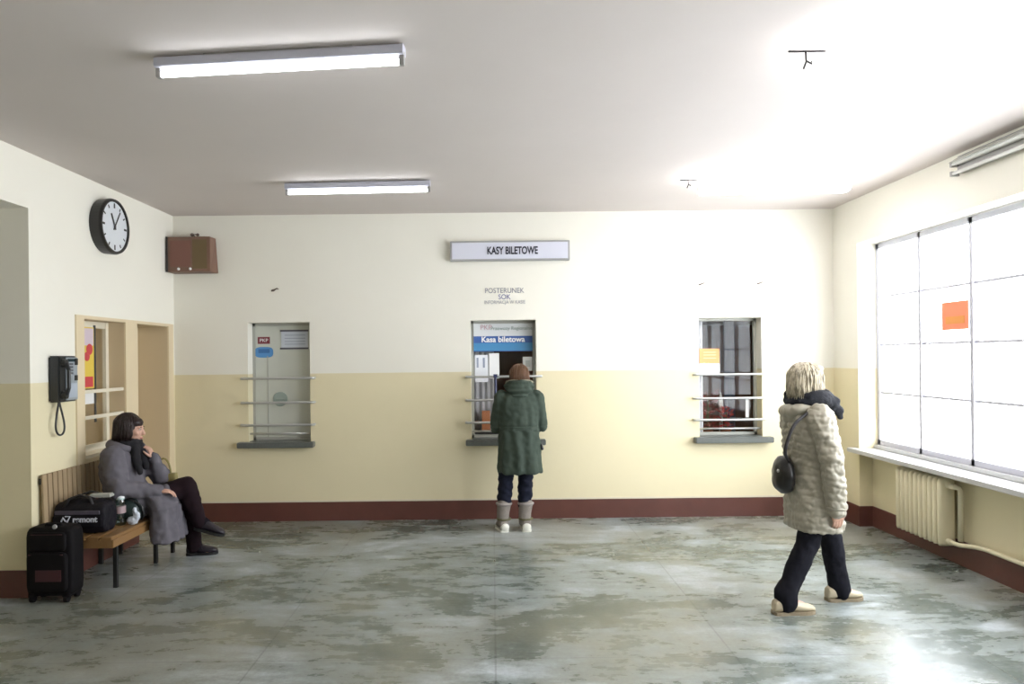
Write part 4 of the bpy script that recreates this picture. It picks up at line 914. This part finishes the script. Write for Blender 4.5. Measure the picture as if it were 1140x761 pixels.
# ----- woman walking
def woman_walking():
    by = 4.82
    r = empty('person', (2.13, by, 0), 'blonde person walking right in beige quilted coat and dark trousers', 'person')
    f = Vector((math.cos(.16), math.sin(.16), 0)); sd = Vector((math.sin(.16), -math.cos(.16), 0))      # sd: her right side, towards the camera
    hipR, hipL = Vector((2.15, 4.77, .83)), Vector((2.16, 4.895, .83))
    kR, kL = Vector((2.072, 4.745, .455)), Vector((2.305, 4.93, .455)); aR, aL = Vector((1.90, 4.70, .115)), Vector((2.365, 4.945, .105))
    shR, shL = Vector((2.11, 4.645, 1.295)), Vector((2.13, 4.995, 1.295)); eR, eL = Vector((2.155, 4.575, 1.03)), Vector((2.19, 5.06, 1.03)); wR, wL = Vector((2.19, 4.595, .715)), Vector((2.33, 5.02, .83))
    hc = Vector((2.118, 4.815, 1.515)); hf = Vector((math.cos(.42), math.sin(.42), -.04))
    b = MB(); P, R = add_head(b, hc, hf)
    b.limb([((2.115, by, 1.30), .055), (hc+Vector((-.005, 0, -.06)), .05)])
    b.loft([((2.14, by, .80), f*.10, sd*.15), ((2.13, by, .90), f*.115, sd*.165), ((2.125, by, 1.03), f*.095, sd*.125), ((2.12, by, 1.18), f*.105, sd*.145), ((2.115, by, 1.30), f*.08, sd*.165), ((2.115, by, 1.35), f*.06, sd*.08)], 28)
    for a_, k_, h_, dz in ((hipR, kR, aR, f), (hipL, kL, aL, f)): b.limb([(a_, .078), (k_, .055), (h_, .038), (h_+f*.03-Z*.05, .035), (h_+f*.11-Z*.065, .026)])
    for s_, e_, w_ in ((shR, eR, wR), (shL, eL, wL)): b.limb([(s_, .05), (e_, .04), (w_, .027)])
    add_hand(b, wR, (.12, .05, -1), (-.2, 1, 0), (1, .1, 0), .30); add_hand(b, wL, (.3, 0, -1), (-.2, -1, 0), (1, -.1, 0), .35)
    organic('body', b, M_SKIN, r, .005, 2); face_parts(P, R, 1, r)
    m = MB(); rr = []
    for z_, cx, a_, b_ in ((.535, 2.145, .156, .195), (.57, 2.145, .160, .198), (.70, 2.140, .156, .195), (.85, 2.135, .148, .184), (1.0, 2.125, .142, .180), (1.12, 2.118, .150, .19), (1.22, 2.112, .155, .195), (1.30, 2.108, .145, .185), (1.355, 2.108, .10, .12), (1.40, 2.11, .07, .08)):
        rr.append(((cx, by, z_), f*a_, sd*b_, .78 if z_ < .8 else .9))
    m.loft(rr, 40)
    for s_, e_, w_ in ((shR, eR, wR), (shL, eL, wL)):
        m.limb([(s_-Z*.01, .085), ((s_+e_)/2, .078), (e_, .070), ((e_+w_)/2, .066), (w_+(w_-e_)*.06, .055)], 20)
    def quilt(p, n_):
        zz_ = p.z + .016*math.sin(p.x*13+p.y*9)+.03*fbm(p, 6)
        q1 = abs(math.sin(PI*zz_/.050))
        w_ = .006*q1**.6
        w_ += .010*fbm(p, 20)+.007*fbm(p, 45)
        return w_-.002
    M_COAT = mat('beige_quilted_nylon', (0.36, 0.33, 0.262), .45, var=.10, vscale=7)
    coat = organic('quilted_coat', m, M_COAT, r, .007, 2, quilt)
    m = MB(); m.ell((1.99, by-.01, 1.315), (.062, .13, .052)); m.ell((2.03, by-.10, 1.335), (.08, .06, .04)); m.ell((2.0, by, 1.27), (.055, .10, .05))
    organic('hood', m, M_COAT, r, .007, 2, lambda p, n_: .005*fbm(p, 25))
    build('cuff', MB().tube([Vector(wR)+Vector((.052*math.cos(t_), .052*math.sin(t_), -.006)) for t_ in [2*PI*i/20 for i in range(20)]], .011, 8, True), M_COAT, coat, smooth=True)
    # scarf
    m = MB()
    for i in range(30):
        t_ = 2*PI*i/30; m.ell((2.125+.115*math.cos(t_), by+.105*math.sin(t_), 1.392+.01*math.sin(3*t_)), (.052, .052, .058))
    m.ell((2.235, by-.07, 1.365), (.06, .05, .055)); m.limb([((2.25, by-.06, 1.36), .045), ((2.285, by-.065, 1.315), .034), ((2.30, by-.06, 1.285), .022)])
    organic('scarf', m, mat('black_wool', (0.008, 0.009, 0.014), .9, bump=.5, bscale=120), r, .007, 2, lambda p, n_: .007*math.sin(p.z*110+fbm(p, 8)*4)*.6+.004*fbm(p, 40))
    # hair
    ff, s, u = frame(hf); Q = lambda x, y, z: hc + s*x + ff*y + u*z; RR = Matrix((s, ff, u)).transposed()
    m = MB(); m.ell(Q(0, -.022, .026), (.094, .110, .096), RR, 28, 18); m.ell(Q(0, -.065, -.02), (.092, .076, .090), RR); m.ell(Q(0, -.095, -.065), (.080, .055, .05), RR)
    for sg in (-1, 1): m.ell(Q(sg*.076, -.008, -.02), (.026, .055, .078), RR)
    m.ell(Q(0, .055, .082), (.062, .04, .028), RR)
    def strands(p, n_):
        a_ = math.atan2(p.y-hc.y, p.x-hc.x); return .006*fbm((a_*5, p.z*6, 0), 2.2)+.005*fbm((a_*14, p.z*8, 1), 1.5)
    hm = mat('streaked_blonde_hair', (0.56, 0.47, 0.31), .5)
    n_ = hm.node_tree.nodes; L_ = hm.node_tree.links
    tc_ = n_.new('ShaderNodeTexCoord'); mp_ = n_.new('ShaderNodeMapping'); mp_.inputs['Scale'].default_value = (55, 55, 22); nn_ = n_.new('ShaderNodeTexNoise'); nn_.inputs['Scale'].default_value = 1.0; nn_.inputs['Detail'].default_value = 4
    rp_ = n_.new('ShaderNodeValToRGB'); rp_.color_ramp.elements[0].position = .38; rp_.color_ramp.elements[0].color = (0.25, 0.215, 0.15, 1); rp_.color_ramp.elements[1].position = .56; rp_.color_ramp.elements[1].color = (0.58, 0.51, 0.38, 1)
    L_.new(tc_.outputs['Object'], mp_.inputs[0]); L_.new(mp_.outputs[0], nn_.inputs[0]); L_.new(nn_.outputs['Fac'], rp_.inputs[0]); L_.new(rp_.outputs[0], n_['Principled BSDF'].inputs['Base Color'])
    ho = organic('hair', m, hm, r, .005, 2, strands)
    add_strands(ho, Q, (.096, .112, .096), (0, -.030, .024), 330, -.10, .85, 5, .0036, .007)
    # trousers
    m = MB()
    for a_, k_, h_ in ((hipR, kR, aR), (hipL, kL, aL)):
        m.limb([(a_, .084), (a_*.45+k_*.55, .078), (k_, .073), (k_*.45+h_*.55, .070), (h_+Z*.01, .070), (h_+f*.01-Z*.04, .070)], 20)
    m.loft([((2.14, by, .78), f*.12, sd*.165), ((2.13, by, .95), f*.12, sd*.16)], 24)
    organic('trousers', m, mat('black_trouser_cloth', (0.009, 0.009, 0.014), .8, spec=.15, bump=.2, bscale=150), r, .008, 2, lambda p, n_: .010*fbm((p.x*1.3, p.y*1.3, p.z), 11)+.004*fbm(p, 30))
    M_SH = mat('cream_leather', (0.55, 0.47, 0.33), .45); M_SO = mat('tan_sole', (0.30, 0.24, 0.16), .6)
    foot_shoe(r, (1.815, 4.695, 0), (2.095, 4.715, 0), 0, M_SH, M_SO, 'shoe', .048, .088)
    foot_shoe(r, (2.275, 4.935, 0.0), (2.535, 4.965, 0.0), 0, M_SH, M_SO, 'shoe', .048, .088)
    # bag worn across the back
    c_ = onY(868.5, 528, by-.02)
    g = empty('shoulder_bag', (c_.x, by, c_.z-.14), 'black oval shoulder bag slung behind the person in beige coat', 'bag')
    m = MB(); m.ell((c_.x+.03, by+.0, c_.z), (.062, .13, .125)); m.ell((c_.x+.03, by, c_.z-.04), (.066, .12, .09))
    organic('bag_body', m, mat('black_bag_leather', (0.012, 0.011, 0.011), .35, var=.3, vscale=30), g, .007, 2, lambda p, n_: .005*fbm(p, 22))
    st = [Vector((c_.x+.035, by-.08, c_.z+.10)), onY(873, 505, by-.20), onY(877, 488, by-.215), onY(884, 472, by-.215), onY(893, 464, by-.20), onY(904, 456, by-.16), Vector((2.12, by-.13, 1.40)), Vector((2.2, by+.0, 1.39)), Vector((2.24, by+.15, 1.28)), Vector((2.24, by+.20, 1.05)), Vector((2.10, by+.235, .98)), Vector((1.98, by+.18, .98)), Vector((c_.x+.04, by+.09, c_.z+.09))]
    # smooth the strap
    for _ in range(2):
        s2_ = [st[0]]
        for a_, b_ in zip(st[:-1], st[1:]): s2_ += [a_*.75+b_*.25, a_*.25+b_*.75]
        st = s2_+[st[-1]]
    build('strap', MB().tube(st, .0105, 8), mat('strap_black', (0.02, 0.018, 0.02), .6), g, smooth=True)
    build('buckle', MB().ell((c_.x-.025, by-.05, c_.z+.03), (.008, .012, .012)), M_GALV, g, smooth=True)
woman_walking()

# ----- woman seated on the bench
def woman_seated():
    r = empty('person', (-2.95, 5.95, 0), 'dark-haired person sitting cross-legged on bench in long grey coat', 'person')
    pel = Vector((-3.00, 5.93, .51)); ch = Vector((-3.07, 5.92, .86)); nk = Vector((-3.055, 5.93, .99))
    shN, shF = Vector((-3.055, 5.755, .935)), Vector((-3.02, 6.09, .935)); eN, eF = Vector((-2.965, 5.69, .685)), Vector((-2.83, 6.13, .70)); wN, wF = Vector((-2.725, 5.83, .645)), Vector((-2.845, 6.02, .885))
    hipN, hipF = Vector((-2.98, 5.86, .51)), Vector((-2.98, 6.02, .51))
    kN, aN = Vector((-2.575, 6.02, .645)), Vector((-2.515, 6.13, .345)); kF, aF = Vector((-2.58, 6.13, .50)), Vector((-2.625, 6.27, .105))
    hc = Vector((-2.985, 5.93, 1.135)); hf = Vector((1, .10, -.10)); up = Z
    b = MB(); P, R = add_head(b, hc, hf)
    b.limb([(nk, .055), (hc+Vector((-.015, 0, -.06)), .048)])
    b.limb([(pel, .14), (pel*.5+ch*.5, .12), (ch, .125), (shN*.5+shF*.5, .09)]); b.limb([(shN, .05), (shF, .05)])
    b.limb([(hipN, .085), (kN, .056), (aN, .037), (aN+Vector((.04, .01, -.060)), .028), (aN+Vector((.09, .015, -.090)), .020)]); b.limb([(hipF, .085), (kF, .056), (aF, .037), (aF+Vector((.06, .01, -.055)), .032), (aF+Vector((.12, .02, -.07)), .026)])
    b.limb([(shN, .048), (eN, .038), (wN, .026)]); b.limb([(shF, .048), (eF, .038), (wF, .026)])
    add_hand(b, wN, (1, .35, -.15), (0, .1, -1), (0, 1, 0), .45); add_hand(b, wF, (-.35, -.25, 1), (-1, -.2, -.2), (0, -1, 0), .6)
    organic('body', b, M_SKIN, r, .005, 2); face_parts(P, R, 1, r)
    # coat
    m = MB()
    ax_ = Vector((1, 0, 0)); 
    m.loft([((-3.0, 5.93, .43), X*.19, Yv*.20), ((-3.01, 5.93, .56), X*.185, Yv*.205), ((-3.04, 5.925, .70), X*.155, Yv*.20), ((-3.07, 5.92, .84), X*.145, Yv*.205), ((-3.065, 5.92, .93), X*.125, Yv*.20), ((-3.05, 5.925, .99), X*.095, Yv*.13), ((-3.045, 5.93, 1.025), X*.07, Yv*.08)], 36)
    m.limb([(shN, .088), ((shN+eN)/2, .088), (eN, .080), ((eN+wN)/2, .068), (wN, .052)], 20); m.limb([(shF, .085), (eF, .072), (wF, .050)], 20)
    m.limb([(hipN+Vector((0, -.01, .03)), .135), (Vector((-2.72, 5.95, .575)), .105)], 20); m.limb([(hipF+Vector((0, .0, .02)), .13), (Vector((-2.70, 6.08, .53)), .10)], 20)
    # skirt of the coat falling over the seat edge
    m.loft([((-2.76, 5.96, .60), X*.10, Yv*.20, .8), ((-2.715, 5.95, .50), X*.105, Yv*.205, .8), ((-2.700, 5.95, .36), X*.095, Yv*.205, .8), ((-2.690, 5.95, .225), X*.105, Yv*.215, .8)], 32)
    M_GC = mat('grey_wool_coat', (0.135, 0.126, 0.145), .85, spec=.2, var=.22, vscale=9, bump=.3, bscale=150)
    organic('long_coat', m, M_GC, r, .008, 3, lambda p, n_: .018*fbm((p.x*1.2, p.y, p.z*.8), 8)+.009*fbm(p, 22)+(.007*math.sin(p.y*55+p.x*20) if p.z < .5 and p.x > -2.82 else 0))
    m = MB()
    for i in range(22):
        t_ = 2*PI*i/22; m.ell((-3.05+.085*math.cos(t_), 5.93+.10*math.sin(t_), 1.0+.018*math.cos(t_+PI)), (.045, .045, .042))
    organic('collar', m, M_GC, r, .007, 3)
    m = MB()
    for i in range(22):
        t_ = 2*PI*i/22; m.ell((-3.005+.068*math.cos(t_), 5.93+.075*math.sin(t_), 1.028), (.034, .034, .036))
    m.limb([((-2.945, 5.90, 1.01), .042), ((-2.925, 5.87, .93), .040), ((-2.895, 5.85, .85), .034), ((-2.87, 5.84, .79), .020)]); m.limb([((-2.94, 5.96, 1.0), .04), ((-2.91, 5.97, .90), .035), ((-2.88, 5.96, .82), .025)])
    organic('scarf', m, mat('black_scarf_cloth', (0.010, 0.009, 0.012), .9), r, .007, 2, lambda p, n_: .005*fbm(p, 30))
    # hair: short bob
    ff, s, u = frame(hf); Q = lambda x, y, z: hc + s*x + ff*y + u*z; RR = Matrix((s, ff, u)).transposed()
    m = MB(); m.ell(Q(0, -.028, .036), (.092, .100, .092), RR, 28, 18); m.ell(Q(0, -.055, -.03), (.084, .066, .085), RR)
    for sg in (-1, 1): m.ell(Q(sg*.074, -.012, -.015), (.022, .058, .080), RR)
    m.ell(Q(0, .036, .060), (.068, .050, .040), RR); m.ell(Q(0, .046, .044), (.062, .038, .022), RR)
    ho = organic('hair', m, mat('near_black_hair', (0.022, 0.010, 0.009), .45), r, .006, 2, lambda p, n_: .004*fbm((p.x*3, p.y*3, p.z), 28))
    add_strands(ho, Q, (.094, .104, .096), (0, -.028, .034), 240, -.09, .95, 8)
    # trousers
    m = MB()
    m.limb([(hipN, .10), (hipN*.4+kN*.6, .088), (kN, .082), (kN*.5+aN*.5, .070), (aN+Vector((0.005, 0, -.03)), .056)], 20); m.limb([(hipF, .10), (kF, .078), (kF*.5+aF*.5, .068), (aF+Vector((0.01, 0, -.025)), .060)], 20)
    organic('trousers', m, mat('dark_plum_trousers', (0.016, 0.008, 0.011), .85, spec=.15), r, .008, 2, lambda p, n_: .007*fbm(p, 16))
    for a_, d_ in ((aN, Vector((.045, .01, -.035))), (aF, Vector((.045, .01, -.045)))):
        organic('sock', MB().limb([(a_+Vector((-.004, 0, .03)), .046), (a_, .045), (a_+d_, .041), (a_+d_*2.1, .033)]), mat('black_sock', (0.012, 0.010, 0.014), .9, spec=.1), r, .006, 1)
    M_BS = mat('dark_purple_shoe', (0.022, 0.016, 0.024), .4); M_BSO = mat('black_sole', (0.01, 0.01, 0.01), .6)
    d_ = Vector((.93, .12, -.28)).normalized(); h_ = aN+Vector((-.045, -.0, -.085))
    foot_shoe(r, h_, h_+d_*.255, 0, M_BS, M_BSO, 'shoe', .045, .095)
    foot_shoe(r, (-2.685, 6.27, 0), (-2.43, 6.315, 0), 0, M_BS, M_BSO, 'shoe', .045, .095)
    # handbag on her lap, its handle standing up
    g = empty('handbag', (-2.76, 6.10, .66), 'small straw-coloured handbag with tall loop handle on seated lap', 'bag')
    m = MB(); m.loft([((-2.765, 6.13, .625), X*.075, Yv*.035, .6), ((-2.765, 6.13, .74), X*.065, Yv*.028, .6)], 28)
    M_ST = mat('olive_straw', (0.30, 0.25, 0.09), .6)
    build('bag_body', m, M_ST, g, smooth=False)
    pa = onY(174, 530, 6.13); pt = onY(182, 510, 6.13); pb = onY(190, 530, 6.13)
    pts_ = [Vector((pa.x, 6.13, .70))]+[Vector((pt.x-(pt.x-pa.x)*math.cos(PI*i/12), 6.13, pa.z+(pt.z-pa.z)*math.sin(PI*i/12))) for i in range(13)]+[Vector((pb.x, 6.13, .70))]
    build('handle', MB().tube(pts_, .008, 8), M_ST, g, smooth=True)
woman_seated()
